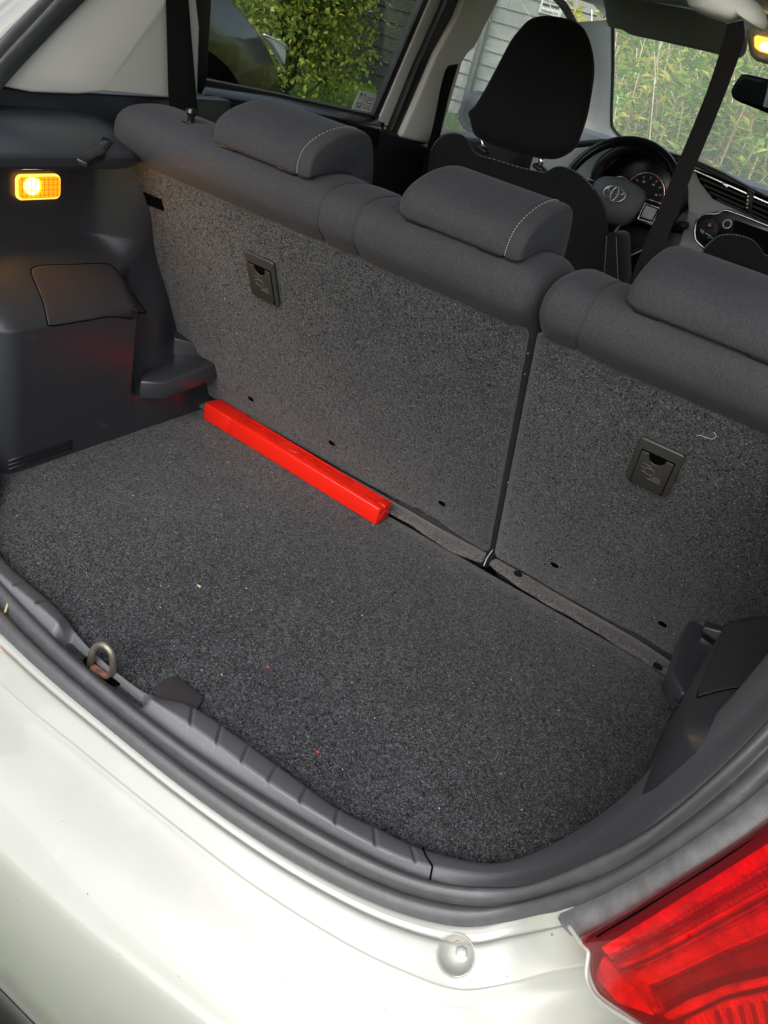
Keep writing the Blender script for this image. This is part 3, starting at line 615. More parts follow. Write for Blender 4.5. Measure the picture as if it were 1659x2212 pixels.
# exterior mirror of the driver's side
em = P(1036, 247, X=-.86)
q = Q()
rg = []
for t, sc in ((0, .75), (.012, .98), (.03, 1.), (.07, .85), (.10, .5), (.112, .12)):
    rg.append([em + Vector((a * sc, .02 + t, b * sc)) for a, b in rrect(.20, .135, .06)])
obj('door_mirror', *loft(rg), 'gloss_plastic', car, smooth=True, label='exterior mirror beyond the driver headrest')
obj('mirror_glass', *prism([em + Vector((a, .022, b)) for a, b in rrect(.178, .113, .05)], (0, .003, 0)), 'mirror_face', bpy.data.objects['door_mirror'])
obj('mirror_arm', *box(em + Vector((.10, .05, -.03)), (.10, .05, .03)), 'dark_plastic', bpy.data.objects['door_mirror'], bev=.008)
# window sticker
stq = [P(a, b, X=-.7035) for a, b in ((777.5, 195.5), (815, 205), (800.5, 243), (760.5, 235))]
stk = obj('window_sticker', *prism(stq, (-.0008, 0, 0)), 'paper', car, label='white printed sticker in the lower corner of the rear door window')
def stp_(a, b): 
    t = stq[0].lerp(stq[1], a); w = stq[3].lerp(stq[2], a); return t.lerp(w, b) + Vector((.0009, 0, 0))
def pr_bar(q, a0, a1, b0, b1): q.add(*prism([stp_(a0, b0), stp_(a1, b0), stp_(a1, b1), stp_(a0, b1)], (-.0006, 0, 0)))
q = Q()
for (a0, a1, b0, b1) in ((.50, .92, .22, .27), (.38, .48, .33, .38), (.55, .93, .33, .38), (.42, .60, .45, .49), (.60, .92, .52, .57), (.12, .2, .6, .75), (.28, .5, .62, .66), (.62, .9, .68, .72), (.30, .36, .70, .9), (.5, .78, .79, .84), (.12, .3, .8, .86), (.82, .88, .8, .92), (.32, .38, .12, .26)): pr_bar(q, a0, a1, b0, b1)
q.add(*prism([stp_(.15 + .07 * a, .17 + .09 * b) for a, b in circ(16)], (-.0006, 0, 0)))
obj('sticker_print', q.v, q.f, 'ink', stk)
q = Q(); pr_bar(q, .07, .24, .30, .34); obj('sticker_stripe', q.v, q.f, 'ink_red', stk)

# ---- roof, windscreen, floor pan
rf = []
for y, zc, ze in ((-.09, .935, .86), (.0, .94, .87), (.3, .95, .885), (.8, .965, .905), (1.25, .985, .93), (1.55, .99, .945), (1.75, .98, .95), (1.86, .955, .935)):
    rf.append([(x, y, zc + (ze - zc) * (abs(x) / .6) ** 2.2) for x in np.linspace(-.64, .64, 15)])
obj('roof_lining', *loft([[Vector(p) for p in r] for r in rf], False), 'headliner', car, smooth=True, label='beige roof lining')
obj('roof_panel', *loft([[Vector((p[0] * 1.04, p[1] + (-.012 if k == 0 else 0), p[2] + .05)) for p in r] for k, r in enumerate(rf)], False), 'pearl_paint', car, smooth=True)
ws = [Vector((-.61, 1.87, .94)), Vector((.61, 1.87, .94)), Vector((.64, 2.45, .52)), Vector((-.64, 2.45, .52))]
obj('windscreen', *prism(ws, (0, .004, .003)), 'clear_glass', car)
obj('bonnet', *loft([[Vector((x, y, z - .05 * (abs(x) / .8) ** 2.5)) for x in np.linspace(-.8, .8, 13)] for y, z in ((2.42, .49), (2.7, .44), (3.0, .36), (3.25, .22), (3.3, .0), (3.3, -.3))], False), 'pearl_paint', car, smooth=True)
q = Q(); q.add(*box((0, 1.2, -.33), (1.5, 2.6, .03))); q.add(*box((0, -.35, -.10), (1.28, .74, .02)))
obj('floor_pan', q.v, q.f, 'dark_plastic', car)
# ---- dashboard
dash = obj('dashboard', *loft([[Vector((x, y, z)) for y, z in ((1.72, -.1), (1.70, .30), (1.70, .46), (1.70, .54), (1.72, .588), (1.9, .592), (2.2, .572), (2.45, .52), (2.45, -.1))] for x in np.linspace(-.66, .66, 9)]), 'grey_dash', car, smooth=True, auto=50, label='grey dashboard with vents and radio')
YD = 1.585
fa = [(1442, 640), (1452, 560), (1470, 520), (1484, 470), (1486, 440), (1480, 400), (1466, 366), (1452, 350), (1480, 352), (1520, 368), (1580, 396), (1659, 436), (1760, 480), (1800, 760), (1500, 760)]
ctr_f = np.mean(fa, 0); fo = spl(fa, 100, True); rgf = []
for sc, yy in ((.97, 0.), (.99, .004), (1., .014), (1., .12)):
    rgf.append([P(*(ctr_f + (p - ctr_f) * sc), Y=1.588 + yy) for p in fo])
obj('centre_fascia', *loft(rgf), 'grey_dash', dash, smooth=True, auto=60)
obj('column_cover', *prism([P(u, v, Y=1.66) for u, v in ((1270, 470), (1480, 500), (1470, 620), (1260, 600))], (0, .04, 0)), 'dark_plastic', dash, bev=.01)
def dpoly(name, uv, m, th=.02, y=YD, bev=.004, par=None, label=None):
    return obj(name, *prism([P(u, v, Y=y) for u, v in uv], (0, th, 0)), m, par or dash, bev=bev, label=label)
dpoly('dash_top_pad', [(1200, 322), (1250, 304), (1305, 300), (1345, 306), (1420, 322), (1500, 345), (1560, 372), (1620, 405), (1700, 445), (1700, 452), (1620, 418), (1550, 385), (1490, 360), (1420, 338), (1345, 318), (1300, 312), (1250, 318)], 'dark_plastic', .06, 1.60, .006)
dpoly('dash_edge', [(1452, 352), (1500, 366), (1560, 392), (1659, 436), (1720, 464), (1720, 469), (1659, 442), (1560, 397), (1500, 371)], 'chrome', .008, 1.578, .001)
# hood over the dials, as an arch
arch_o = spl([(1262, 470), (1275, 380), (1300, 335), (1350, 310), (1400, 312), (1450, 335), (1480, 372), (1492, 415), (1480, 450), (1440, 500)], 40)
arch_i = spl([(1290, 470), (1298, 395), (1318, 355), (1355, 333), (1395, 334), (1434, 354), (1458, 385), (1468, 418), (1458, 445), (1425, 485)], 40)
rg = [[P(a, b, Y=1.60), P(.5 * (a + c), .5 * (b + d), Y=1.57), P(c, d, Y=1.60), P(c, d, Y=1.72), P(a, b, Y=1.72)] for (a, b), (c, d) in zip(arch_o, arch_i)]
obj('dial_hood', *loft(rg), 'dark_plastic', dash, smooth=True)
dpoly('dial_panel', [(1290, 480), (1295, 380), (1350, 330), (1400, 332), (1460, 385), (1470, 420), (1425, 500)], 'gloss_plastic', .01, 1.66, .002)
def dial(u, v, ru, big):
    c = P(u, v, Y=1.65); r_ = (P(u + ru, v, Y=1.65) - c).length
    o = obj('dial', *prism([c + Vector((a, 0, b)) for a, b in circ(36, r_)], (0, .006, 0)), 'gauge_face', dash)
    obj('dial_ring', *tube([c + Vector((a, -.004, b)) for a, b in circ(40, r_)], .0032, 8, True), 'chrome', o, smooth=True)
    q = Q()
    for k_ in range(11):
        a = R(215 - 25 * k_); d_ = Vector((math.cos(a), 0, math.sin(a)))
        q.add(*box(c + d_ * r_ * .80 + Vector((0, -.003, 0)), (.0022, .001, .008), Matrix.Rotation(-(a - math.pi / 2), 3, 'Y')))
        if big and k_ % 2 == 0:
            q.add(*box(c + d_ * r_ * .60 + Vector((0, -.003, 0)), (.008, .001, .005)))
    obj('dial_mark', q.v, q.f, 'paper', o)
    return o, c
d1, c1 = dial(1392, 420, 44, True); d2, c2 = dial(1336, 410, 26, False); d3, c3 = dial(1470, 432, 26, False)
obj('warning_light', *prism([c1 + Vector((-.008 + a, -.006, .0 + b)) for a, b in circ(10, .0065)], (0, .002, 0)), 'needle_light', d1)
# vents
vent = dpoly('air_vent', [(1498, 362), (1540, 378), (1600, 402), (1660, 430), (1720, 456), (1720, 512), (1660, 480), (1590, 452), (1540, 430), (1512, 395)], 'black', .01, 1.580, .001)
for (u0, v0, u1, v1) in ((1512, 382, 1720, 470), (1520, 397, 1720, 483), (1532, 412, 1720, 496), (1548, 427, 1720, 506)):
    obj('vent_slat', *prism([P(u0, v0, Y=1.572), P(u1, v1, Y=1.572), P(u1, v1 + 5, Y=1.572), P(u0, v0 + 5, Y=1.572)], (0, .008, -.003)), 'dark_plastic', vent)
obj('vent_divider', *prism([P(a, b, Y=1.566) for a, b in ((1614, 408), (1628, 414), (1622, 462), (1606, 456))], (0, .015, 0)), 'dark_plastic', vent, bev=.002)
for k_ in range(4): obj('vent_mark', *box(P(1616 - .8 * k_, 424 + 8 * k_, Y=1.5645), (.005, .002, .004)), 'chrome', vent)
obj('vent_tab', *box(P(1566, 400, Y=1.566), (.022, .006, .007), (0, R(20), 0)), 'chrome', vent, bev=.0008)
# radio unit
radio = dpoly('radio', [(1500, 500), (1502, 480), (1514, 466), (1535, 459), (1562, 455), (1590, 460), (1659, 487), (1740, 520), (1740, 580), (1659, 552), (1560, 545), (1515, 538), (1503, 520)], 'gloss_plastic', .015, 1.578, .004, label='glossy black radio unit')
obj('radio_trim', *tube([P(u, v, Y=1.574) for u, v in spl([(1520, 536), (1502, 515), (1503, 482), (1520, 464), (1550, 462), (1563, 455), (1585, 459), (1659, 488), (1740, 521)], 40)], .0042, 8), 'chrome', radio, smooth=True)
def ddisc(name, u, v, ru, m, y, th, n=24, par=radio):
    c = P(u, v, Y=y); r_ = (P(u + ru, v, Y=y) - c).length
    return obj(name, *prism([c + Vector((a, 0, b)) for a, b in circ(n, r_)], (0, th, 0)), m, par, bev=.001), c, r_
ddisc('button_pod', 1528, 497, 24, 'dark_plastic', 1.570, .008)
hz, hc, hr = ddisc('hazard_button', 1533, 486, 9, 'dark_plastic', 1.564, .006)
q = Q(); tri = [hc + Vector((.62 * hr * math.cos(R(a)), -.0006, .62 * hr * math.sin(R(a)))) for a in (90, 210, 330)]
q.add(*prism(tri, (0, .001, 0))); obj('hazard_triangle', q.v, q.f, 'refl_bright', radio)
kb, kc, kr = ddisc('radio_knob', 1571, 484, 9, 'dark_plastic', 1.560, .016)
obj('knob_ring', *tube([kc + Vector((a, -.001, b)) for a, b in circ(24, kr)], .0022, 6, True), 'paper', radio, smooth=True)
q = Q()
for (u, v, w_) in ((1517, 498, .014), (1517, 502, .012), (1530, 507, .02), (1531, 513, .006), (1538, 514, .006)): q.add(*box(P(u, v, Y=1.5695), (w_, .001, .002), (0, R(12), 0)))
obj('button_print', q.v, q.f, 'paper', radio)
obj('radio_screen', *prism([P(a, b, Y=1.5765) for a, b in ((1585, 474), (1659, 500), (1740, 532), (1740, 570), (1659, 545), (1583, 520))], (0, .002, 0)), 'screen', radio)
# ---- steering wheel
wc = Vector((-.262, 1.49, .447)); wm = Euler((R(-22), 0, 0)).to_matrix()      # wheel plane: local x right, z up, -y to the driver
W_ = lambda x, z, y=0.: wc + wm @ Vector((x, y, z))
wheel = obj('steering_wheel', *tube([W_(.186 * math.cos(a), .186 * math.sin(a)) for a in np.linspace(0, 2 * math.pi, 64, endpoint=False)], .0155, 12, True), 'gloss_plastic', car, smooth=True, label='black leather steering wheel with grey centre pad')
rg = []
for sc, yy in ((.96, .03), (1., .0), (.94, -.022), (.75, -.036), (.4, -.042), (.05, -.043)):
    rg.append([W_(x * sc, z * sc, yy) for x, z in spl([(-.088, .03), (-.06, .058), (0, .066), (.06, .058), (.088, .03), (.085, -.02), (.055, -.058), (0, -.07), (-.055, -.058), (-.085, -.02)], 40, True)])
obj('wheel_pad', *loft(rg), 'wheel_grey', wheel, smooth=True)
for s_ in (-1, 1):
    obj('wheel_spoke', *prism([W_(s_ * .075, .028, -.01), W_(s_ * .178, .03, -.004), W_(s_ * .178, -.035, -.004), W_(s_ * .085, -.04, -.01)], wm @ Vector((0, .02, 0))), 'gloss_plastic', wheel, bev=.004)
    q = Q()
    q.add(*tube([W_(s_ * .092, .018, -.014), W_(s_ * .142, .018, -.011), W_(s_ * .142, -.03, -.011), W_(s_ * .095, -.032, -.014)], .0022, 6, True))
    q.add(*tube([W_(s_ * .088, .032, -.012), W_(s_ * .172, .034, -.008)], .002, 6))
    obj('spoke_trim', q.v, q.f, 'chrome', wheel, smooth=True)
    obj('spoke_button', *prism([W_(s_ * .098, .013, -.016), W_(s_ * .136, .013, -.014), W_(s_ * .136, -.022, -.014), W_(s_ * .10, -.024, -.016)], wm @ Vector((0, .006, 0))), 'grey_dash', wheel, bev=.002)
obj('lower_spoke', *tube([W_(-.05, -.065, -.01), W_(-.03, -.175, -.0), W_(.03, -.175, 0.), W_(.05, -.065, -.01)], .006, 8), 'chrome', wheel, smooth=True)
q = Q()
E_ = lambda cx, cz, rx, rz: [W_(cx + a, cz + b, -.0455) for a, b in circ(32, rx, rz)]
q.add(*tube(E_(0, .006, .035, .0235), .0026, 6, True)); q.add(*tube(E_(0, .0155, .026, .0105), .0022, 6, True)); q.add(*tube(E_(0, .006, .0105, .0205), .0022, 6, True))
obj('wheel_emblem', q.v, q.f, 'chrome', wheel, smooth=True)
obj('wiper_stalk', *tube([P(1420, 500, Y=1.56), P(1455, 488, Y=1.55), P(1470, 485, Y=1.54), P(1483, 488, Y=1.53)], [.006, .007, .011, .012], 10), 'dark_plastic', dash, smooth=True)
# ---- sun visor, belt housing, overhead console, inside mirror
vis = spl([(1311, -10), (1308, 20), (1312, 46), (1324, 52), (1342, 56), (1354, 63), (1366, 68), (1440, 84), (1534, 105), (1576, 116), (1600, 117), (1612, 107), (1614, 90), (1606, 72), (1540, 34), (1483, 17), (1400, 2)], 90, True)
obj('sun_visor', *prism([P(u, v, n=(0, .8, -.6), d=.8 * 1.5 - .6 * .93) for u, v in vis], Vector((0, .014, -.010))), 'visor_vinyl', car, bev=.005, label='grey sun visor folded up')
hs_ = spl([(1478, -30), (1485, 5), (1495, 18), (1520, 33), (1568, 49), (1590, 44), (1608, 40), (1625, 55), (1646, 67), (1656, 60), (1658, 45), (1650, 22), (1632, 2), (1600, -25), (1540, -45)], 60, True)
hc_ = np.mean(hs_, 0); rg = []
for sc, yy in ((.2, -.04), (.6, -.035), (.88, -.02), (1., .0), (1., .05), (.9, .09)):
    rg.append([P(*(hc_ + (p - hc_) * sc), Y=.02 + yy) for p in hs_])
obj('belt_housing', *loft(rg), 'beige_trim', car, smooth=True, label='beige ceiling housing of the centre belt')
con = obj('roof_console', *prism([P(u, v, Y=1.3) for u, v in ((1608, 62), (1614, 95), (1620, 120), (1632, 132), (1700, 152), (1740, 100), (1720, 40))], (0, .12, .01)), 'headliner', car, bev=.01)
obj('map_lamp', *prism([P(u, v, Y=1.295) for u, v in ((1629, 80), (1634, 76), (1700, 92), (1700, 128), (1640, 110), (1630, 102))], (0, .006, 0)), 'lamp_glow', con, bev=.002)
obj('map_lamp_bulb', *prism([P(1655 + a, 101 + b, Y=1.293) for a, b in circ(14, 13, 9)], (0, .001, 0)), 'bulb', con)
MN = Vector((-.42, -.90, -.12)).normalized(); MD = MN.dot(P(1660, 205, Y=1.42))
im = obj('inside_mirror', *prism([P(u, v, n=MN, d=MD) for u, v in spl([(1579, 201), (1581, 190), (1588, 178), (1598, 165), (1608, 160), (1660, 172), (1740, 192), (1740, 270), (1700, 258), (1655, 244), (1640, 238), (1625, 232), (1600, 222), (1584, 213)], 60, True)], MN * -.03), 'gloss_plastic', car, bev=.006, label='inside rear view mirror')
obj('mirror_face', *prism([P(u, v, n=MN, d=MD + .002) for u, v in ((1588, 200), (1592, 188), (1604, 172), (1612, 170), (1660, 182), (1735, 202), (1735, 256), (1655, 232), (1600, 215), (1590, 207))], MN * -.001), 'mirror_face', im)
obj('mirror_stem', *tube([P(1690, 200, Y=1.44), P(1672, 140, Y=1.5)], .014, 8), 'dark_plastic', im)

# =================================================================== rear seat backs
PROF = spl([(-.200, .462), (-.222, .484), (-.2435, .503), (-.2500, .522), (-.247, .541), (-.232, .556), (-.205, .5635), (-.165, .565), (-.125, .560), (-.090, .545), (-.064, .51), (-.045, .45), (.02, .30), (.09, .12), (.14, -.02), (.10, -.06), (.03, -.04), (.015, -.01), (-.05, .115), (-.13, .30)], 60, True)
def inset(prof, d):
    n = len(prof); out = []
    for i in range(n):
        t = prof[(i + 1) % n] - prof[i - 1]; t = t / (np.linalg.norm(t) + 1e-9)
        out.append(prof[i] + d * np.array((-t[1], t[0])) * SGN)
    return np.array(out)
area = sum(PROF[i - 1][0] * PROF[i][1] - PROF[i][0] * PROF[i - 1][1] for i in range(len(PROF)))
SGN = 1 if area > 0 else -1
HP = spl([(-.2385, .5585), (-.2440, .568), (-.2425, .581), (-.235, .594), (-.2150, .6065), (-.183, .6175), (-.150, .6225), (-.124, .6215), (-.105, .613), (-.093, .595), (-.083, .572), (-.074, .535), (-.066, .47), (-.085, .445), (-.110, .47), (-.122, .52), (-.137, .555), (-.150, .5635), (-.181, .565), (-.212, .562)], 80, True)
areaH = sum(HP[i - 1][0] * HP[i][1] - HP[i][0] * HP[i - 1][1] for i in range(len(HP)))
def headrest(seat, x0, x1):
    global SGN
    sv_, SGN = SGN, (1 if areaH > 0 else -1)
    rg = []; r_ = .016
    st_ = [0, .001, .003, .006, .010, .016, .020, .0215, .023, .0245, .027, .032, .04, .07]
    stations = [x0 + a for a in st_] + [x1 - a for a in st_[::-1]]
    for x in stations:
        e = min(x - x0, x1 - x); left = x - x0 < x1 - x; rq = .026 if left else .011
        d = rq * .55 * (1 - math.sqrt(max(0, 1 - (1 - min(e / rq, 1)) ** 2)))
        d += 0 if left else .0022 * math.exp(-((e - .0225) / .0016) ** 2)
        pr_ = inset(HP, d)
        rg.append([Vector((x, y, z)) for y, z in pr_])
    h = obj('headrest', *loft(rg), 'seat_fabric', seat, smooth=True, label='wedge-shaped grey fabric headrest')
    q = Q(); xe = x1 - .0205; pr_ = inset(HP, -.0004)
    seg = pr_[2:40]
    path = spl(seg, 160)
    for i in range(0, 156, 4):
        a, b = path[i], path[i + 2]
        if np.linalg.norm(b - a) < .0004: continue
        q.add(*tube([(xe, *a), (xe, *b)], .00042, 5))
    obj('stitching', q.v, q.f, 'stitch', h)
    for xc in (x0 + .03, x1 - .045):
        obj('post_cover', *box((xc, -.215, .5605), (.034, .045, .013)), 'dark_plastic', h, bev=.004)
    SGN = sv_; return h
def seat_back(label, xl, xr, seams, rests, latch_x, latch_s, chamfer, plugs, group):
    t = thing('rear_seat_back', label, 'seat back', ((xl + xr) / 2, .05, 0), group)
    r_ = .024; xs_ = sorted(set([round(v, 5) for v in list(np.linspace(xl, xr, 40)) + [xl + a for a in (0, .001, .003, .006, .01, .015, .02, .024)] + [xr - a for a in (0, .001, .003, .006, .01, .015, .02, .024)] + [s_ + k_ * .0012 for s_ in seams for k_ in range(-5, 6)]]))
    rg = []
    for x in xs_:
        e = min(x - xl, xr - x); d = r_ * (1 - math.sqrt(max(0, 1 - (1 - min(e / r_, 1)) ** 2)))
        for s_ in seams: d += .0026 * math.exp(-((x - s_) / .0018) ** 2) + .002 * math.exp(-((x - s_) / .02) ** 2)
        rg.append([Vector((x, y, z)) for y, z in inset(PROF, min(d, .026))])
    obj('cushion', *loft(rg), 'seat_fabric', t, smooth=True)
    if rests:
        pass
    # carpeted back panel
    ed = []
    for (x, s_) in chamfer: ed.append(SP(x, s_ + (.015 if s_ < .05 else 0), .0))
    pan = obj('back_panel', *prism(ed, -SEAT_N * .008), 'panel_carpet', t, bev=.002, label='charcoal carpet panel')
    for x in plugs:
        obj('plug', *prism([SP(x + a, .094 + b, .0004) for a, b in circ(18, .0075, .0055)], SEAT_N * .0012), 'black', t, bev=.0005)
    for h in rests: headrest(t, *h)
    # latch
    lx, ls = latch_x, latch_s; w_, h_ = .060, .082
    la = obj('seat_latch', *prism([SP(lx + a, ls + b, .0) for a, b in rrect(w_, h_, .005)], SEAT_N * .006), 'latch_plastic', t, bev=.0018, label='black plastic luggage hook plate with finger hole')
    fl = [(-.0215, .022), (-.0115, .022)] + [(.0115 * math.cos(R(a)), .022 + .0135 * math.sin(R(a))) for a in range(180, 361, 15)] + [(.0215, .022), (.0215, -.036), (.017, -.0385), (-.017, -.0385), (-.0215, -.036)]
    obj('latch_gap', *prism([SP(lx + a, ls + b, .0062) for a, b in rrect(.0455, .064, .003)[:]] and [SP(lx + a * 1.06, ls + b + (.0008 if b > 0 else -.0008), .0062) for a, b in ((-.0215, .0235), (.0215, .0235), (.0215, -.0385), (-.0215, -.0385))], SEAT_N * .0004), 'black', la)
    obj('latch_flap', *prism([SP(lx + a, ls + b, .0064) for a, b in fl], SEAT_N * .0016), 'latch_plastic', la, bev=.0006)
    q = Q()
    for (a, b, ww, hh) in ((.006, -.020, .018, .0012), (.007, -.0165, .014, .0012), (.009, -.013, .009, .0012), (-.008, .003, .012, .0012), (-.012, -.004, .006, .0012), (-.010, -.011, .007, .0012)):
        q.add(*prism([SP(lx + a + sx * ww / 2, ls + b + sy * hh / 2, .0080) for sx, sy in ((-1, -1), (1, -1), (1, 1), (-1, 1))], SEAT_N * .0005))
    q.add(*tube([SP(lx - .003 + .007 * math.cos(a), ls - .007 + .006 * math.sin(a), .0082) for a in np.linspace(0, 6.28, 18, endpoint=False)], .0006, 5, True))
    obj('latch_symbol', q.v, q.f, 'symbol_grey', la)
    return t
seatA = seat_back('wide left part of the split rear seat back, carpeted, with two headrests', -.572, .1695, [-.158, -.098], [(-.372, -.188), (-.048, .136)], -.295, .413, [(-.575, .016), (-.45, .014), (-.30, .016), (-.12, .013), (-.05, .017), (.0, .020), (.015, .026), (.055, .024), (.075, .017), (.12, .012), (.158, .010), (.1655, .016), (.1655, .515), (.148, .541), (-.53, .546), (-.575, .535)], (-.384, -.182, .064), 'halves of the split rear seat back')
seatB = seat_back('narrow right part of the split rear seat back, carpeted, with one headrest', .1755, .66, [.235], [(.268, .475)], .373, .405, [(.178, .020), (.184, .011), (.26, .013), (.30, .010), (.42, .012), (.455, .018), (.49, .012), (.62, .012), (.64, .53), (.60, .54), (.205, .541), (.178, .525)], (.287, .477), 'halves of the split rear seat back')
# lock release knob on the left shoulder and lock striker notch
kx = P(412, 262, Z=.565)
q = Q(); q.add(*prism([kx + Vector((a, b, -.006)) for a, b in circ(18, .013)], (0, 0, .004))); q.add(*tube([kx + Vector((0, 0, -.004)), kx + Vector((0, 0, .006)), kx + Vector((0, 0, .012)), kx + Vector((0, 0, .017))], [.006, .005, .009, .007], 12))
obj('lock_knob', q.v, q.f, 'gloss_plastic', seatA, smooth=True, auto=40)
obj('lock_notch', *prism([SP(x, s, .0003) for x, s in ((-.552, .475), (-.505, .475), (-.505, .455), (-.552, .452))], SEAT_N * .0015), 'black', seatA)

# =================================================================== boot floor board with its hinge flaps
brd = thing('boot_floor', 'charcoal carpeted floor board lying in the boot', 'boot floor', (0, -.33, -.015), kind='thing')
fp = [(-.56, -.03), (-.52, -.022)] + [(x, -.03) for x in np.linspace(-.4, .5, 10)] + [(.565, -.03), (.57, -.2), (.565, -.31), (.545, -.40), (.515, -.47), (.48, -.54), (.44, -.59), (.38, -.625), (.27, -.64), (.05, -.65), (-.12, -.66), (-.3, -.64), (-.42, -.60), (-.52, -.52), (-.56, -.40)]
obj('floor_carpet', *prism([(x, y, 0) for x, y in fp], (0, 0, -.014)), 'floor_carpet', brd, bev=.002)
def fibres(parent, name, n, fn, mats, seed, up):
    r_ = np.random.default_rng(seed); v = []; f = []; mi = []
    A, U, V = fn(r_.random(n), r_.random(n))
    an = r_.uniform(0, 2 * np.pi, n); ln = r_.uniform(.0018, .0052, n); wd = r_.uniform(.00022, .00048, n); hh = r_.uniform(.0002, .0016, n)
    D = np.cos(an)[:, None] * U + np.sin(an)[:, None] * V; S = -np.sin(an)[:, None] * U + np.cos(an)[:, None] * V; Nn = np.array(up)
    p0 = A - D * ln[:, None] / 2 + Nn * .0001; p1 = A + S * wd[:, None] + Nn * hh[:, None]; p2 = A + D * ln[:, None] / 2 + Nn * (hh * .4)[:, None]; p3 = A - S * wd[:, None] + Nn * (hh * .9)[:, None]
    vv = np.stack([p0, p1, p2, p3], 1).reshape(-1, 3); ff = np.arange(4 * n).reshape(-1, 4)
    o = obj(name, vv, ff.tolist(), None, parent, mats=mats, midx=r_.choice(len(mats), n, p=(.50, .33, .17)))
    o['kind'] = 'stuff'; return o
for nm, c in (('fibre_black', (.004, .004, .005)), ('fibre_grey', (.063, .069, .077)), ('fibre_light', (.192, .206, .224))): mat(nm, c, .9, spec=.1)
fpn = np.array(fp)
def inside(x, y):
    k = np.zeros(len(x), bool); j = len(fpn) - 1
    for i in range(len(fpn)):
        c = ((fpn[i, 1] > y) != (fpn[j, 1] > y)) & (x < (fpn[j, 0] - fpn[i, 0]) * (y - fpn[i, 1]) / (fpn[j, 1] - fpn[i, 1] + 1e-12) + fpn[i, 0]); k ^= c; j = i
    return k
def on_floor(a, b):
    x = -.55 + 1.11 * a; y = -.65 + .60 * b; ok = inside(x, y); x = np.where(ok, x, .1); y = np.where(ok, y, -.3 + .2 * b)
    A = np.stack([x, y, np.zeros_like(x)], 1); return A, np.tile((1., 0, 0), (len(x), 1)), np.tile((0, 1., 0), (len(x), 1))
fibres(brd, 'carpet_fibres', 120000, on_floor, ['fibre_black', 'fibre_grey', 'fibre_light'], 3, (0, 0, 1))
def on_panel(x0, x1):
    def fn(a, b):
        x = x0 + (x1 - x0) * a; s_ = .03 + .49 * b
        A = np.stack([x, SEAT_U.y * s_, SEAT_U.z * s_], 1); return A, np.tile((1., 0, 0), (len(x), 1)), np.tile(tuple(SEAT_U), (len(x), 1))
    return fn
fibres(seatA, 'carpet_fibres', 62000, on_panel(-.58, .162), ['fibre_black', 'fibre_grey', 'fibre_light'], 5, tuple(SEAT_N))
fibres(seatB, 'carpet_fibres', 36000, on_panel(.186, .63), ['fibre_black', 'fibre_grey', 'fibre_light'], 6, tuple(SEAT_N))
def flap(front, rear, x_out):
    f_, r_ = spl(front, 50), spl(rear, 50); rg = []
    for (a, b), (c, d) in zip(f_, r_):
        A, B = P(a, b, Z=.004), P(c, d, Z=.006)
        w_ = B - A
        wob = .0012 * math.sin(40 * A.x) + .0008 * math.sin(97 * A.x)
        rg.append([A + Vector((0, .022, .000)), A + Vector((0, -.002, .0035 + wob)), A + Vector((0, -.004, .0055 + wob)), A + Vector((0, -.002, .009 + wob)), A + w_ * .12 + Vector((0, 0, .0115 + wob)), A + w_ * .4 + Vector((0, 0, .010 + wob)), A + w_ * .72 + Vector((0, 0, .004)), B + Vector((0, -.008, -.003)), B + Vector((0, -.007, -.025))])
    obj('hinge_flap', *loft(rg, False), 'flap_carpet', brd, smooth=True)
flap([(430, 880), (560, 950), (700, 1030), (845, 1112), (905, 1150), (960, 1185), (1030, 1216), (1044, 1214)], [(455, 850), (570, 908), (700, 985), (845, 1072), (905, 1108), (960, 1138), (1030, 1172), (1050, 1190)], 0)
flap([(1057, 1222), (1075, 1240), (1113, 1265), (1202, 1320), (1313, 1384), (1447, 1469), (1500, 1500)], [(1082, 1208), (1110, 1222), (1187, 1261), (1235, 1291), (1310, 1335), (1395, 1384), (1470, 1434), (1530, 1468)], 0)
for (u, v) in ((1119, 1240), (1420, 1440)): obj('flap_plug', *prism([P(u, v, Z=.0185) + Vector((a, b, 0)) for a, b in circ(16, .008)], (0, 0, .0012)), 'dark_plastic', brd)
obj('floor_loop', *tube([P(1045, 1222, Z=.006), P(1052, 1205, Z=.02), P(1064, 1188, Z=.03)], .0008, 6), 'stitch', brd)
tabp = [P(u, v, Z=.0025) for u, v in spl([(332, 1492), (350, 1475), (372, 1466), (390, 1470), (430, 1502), (437, 1512), (432, 1524), (415, 1540), (370, 1530), (330, 1500)], 40, True)]
obj('pull_tab', *prism(tabp, (0, 0, .0035)), 'cover_plastic', brd, bev=.0015, label='flat black pull tab at the sill')

# =================================================================== red case
ca = math.cos(-.046); sa = math.sin(-.046)
cx0 = P(437, 905, Z=.0)
rc = thing('warning_triangle_case', 'long red plastic case lying on the boot floor against the seat back', 'case', tuple(cx0))
CB = lambda i, j, k: Vector((cx0.x + i * ca - j * sa, cx0.y + i * sa + j * ca, k + .0005))
RZ = Matrix.Rotation(-.046, 3, 'Z')
H_, Wd, Ln = .0375, .044, .452
def cbox(i0, i1, j0, j1, k0, k1): return [CB(i, j, k) for i in (i0, i1) for j in (j0, j1) for k in (k0, k1)], [(0, 1, 3, 2), (4, 6, 7, 5), (0, 4, 5, 1), (2, 3, 7, 6), (0, 2, 6, 4), (1, 5, 7, 3)]
obj('case_body', *cbox(.075, Ln, .001, Wd - .001, 0, H_ - .001), 'red_case', rc, bev=.0035, seg=3)
obj('case_cap', *cbox(0, .074, 0, Wd, 0, H_), 'red_case', rc, bev=.004, seg=3)
q = Q(); q.add(*cbox(.0755, .0795, -.0005, Wd + .0005, .0008, H_ + .0004)); obj('case_band', q.v, q.f, 'red_case', rc, bev=.001)
q = Q(); zt = H_ - .001
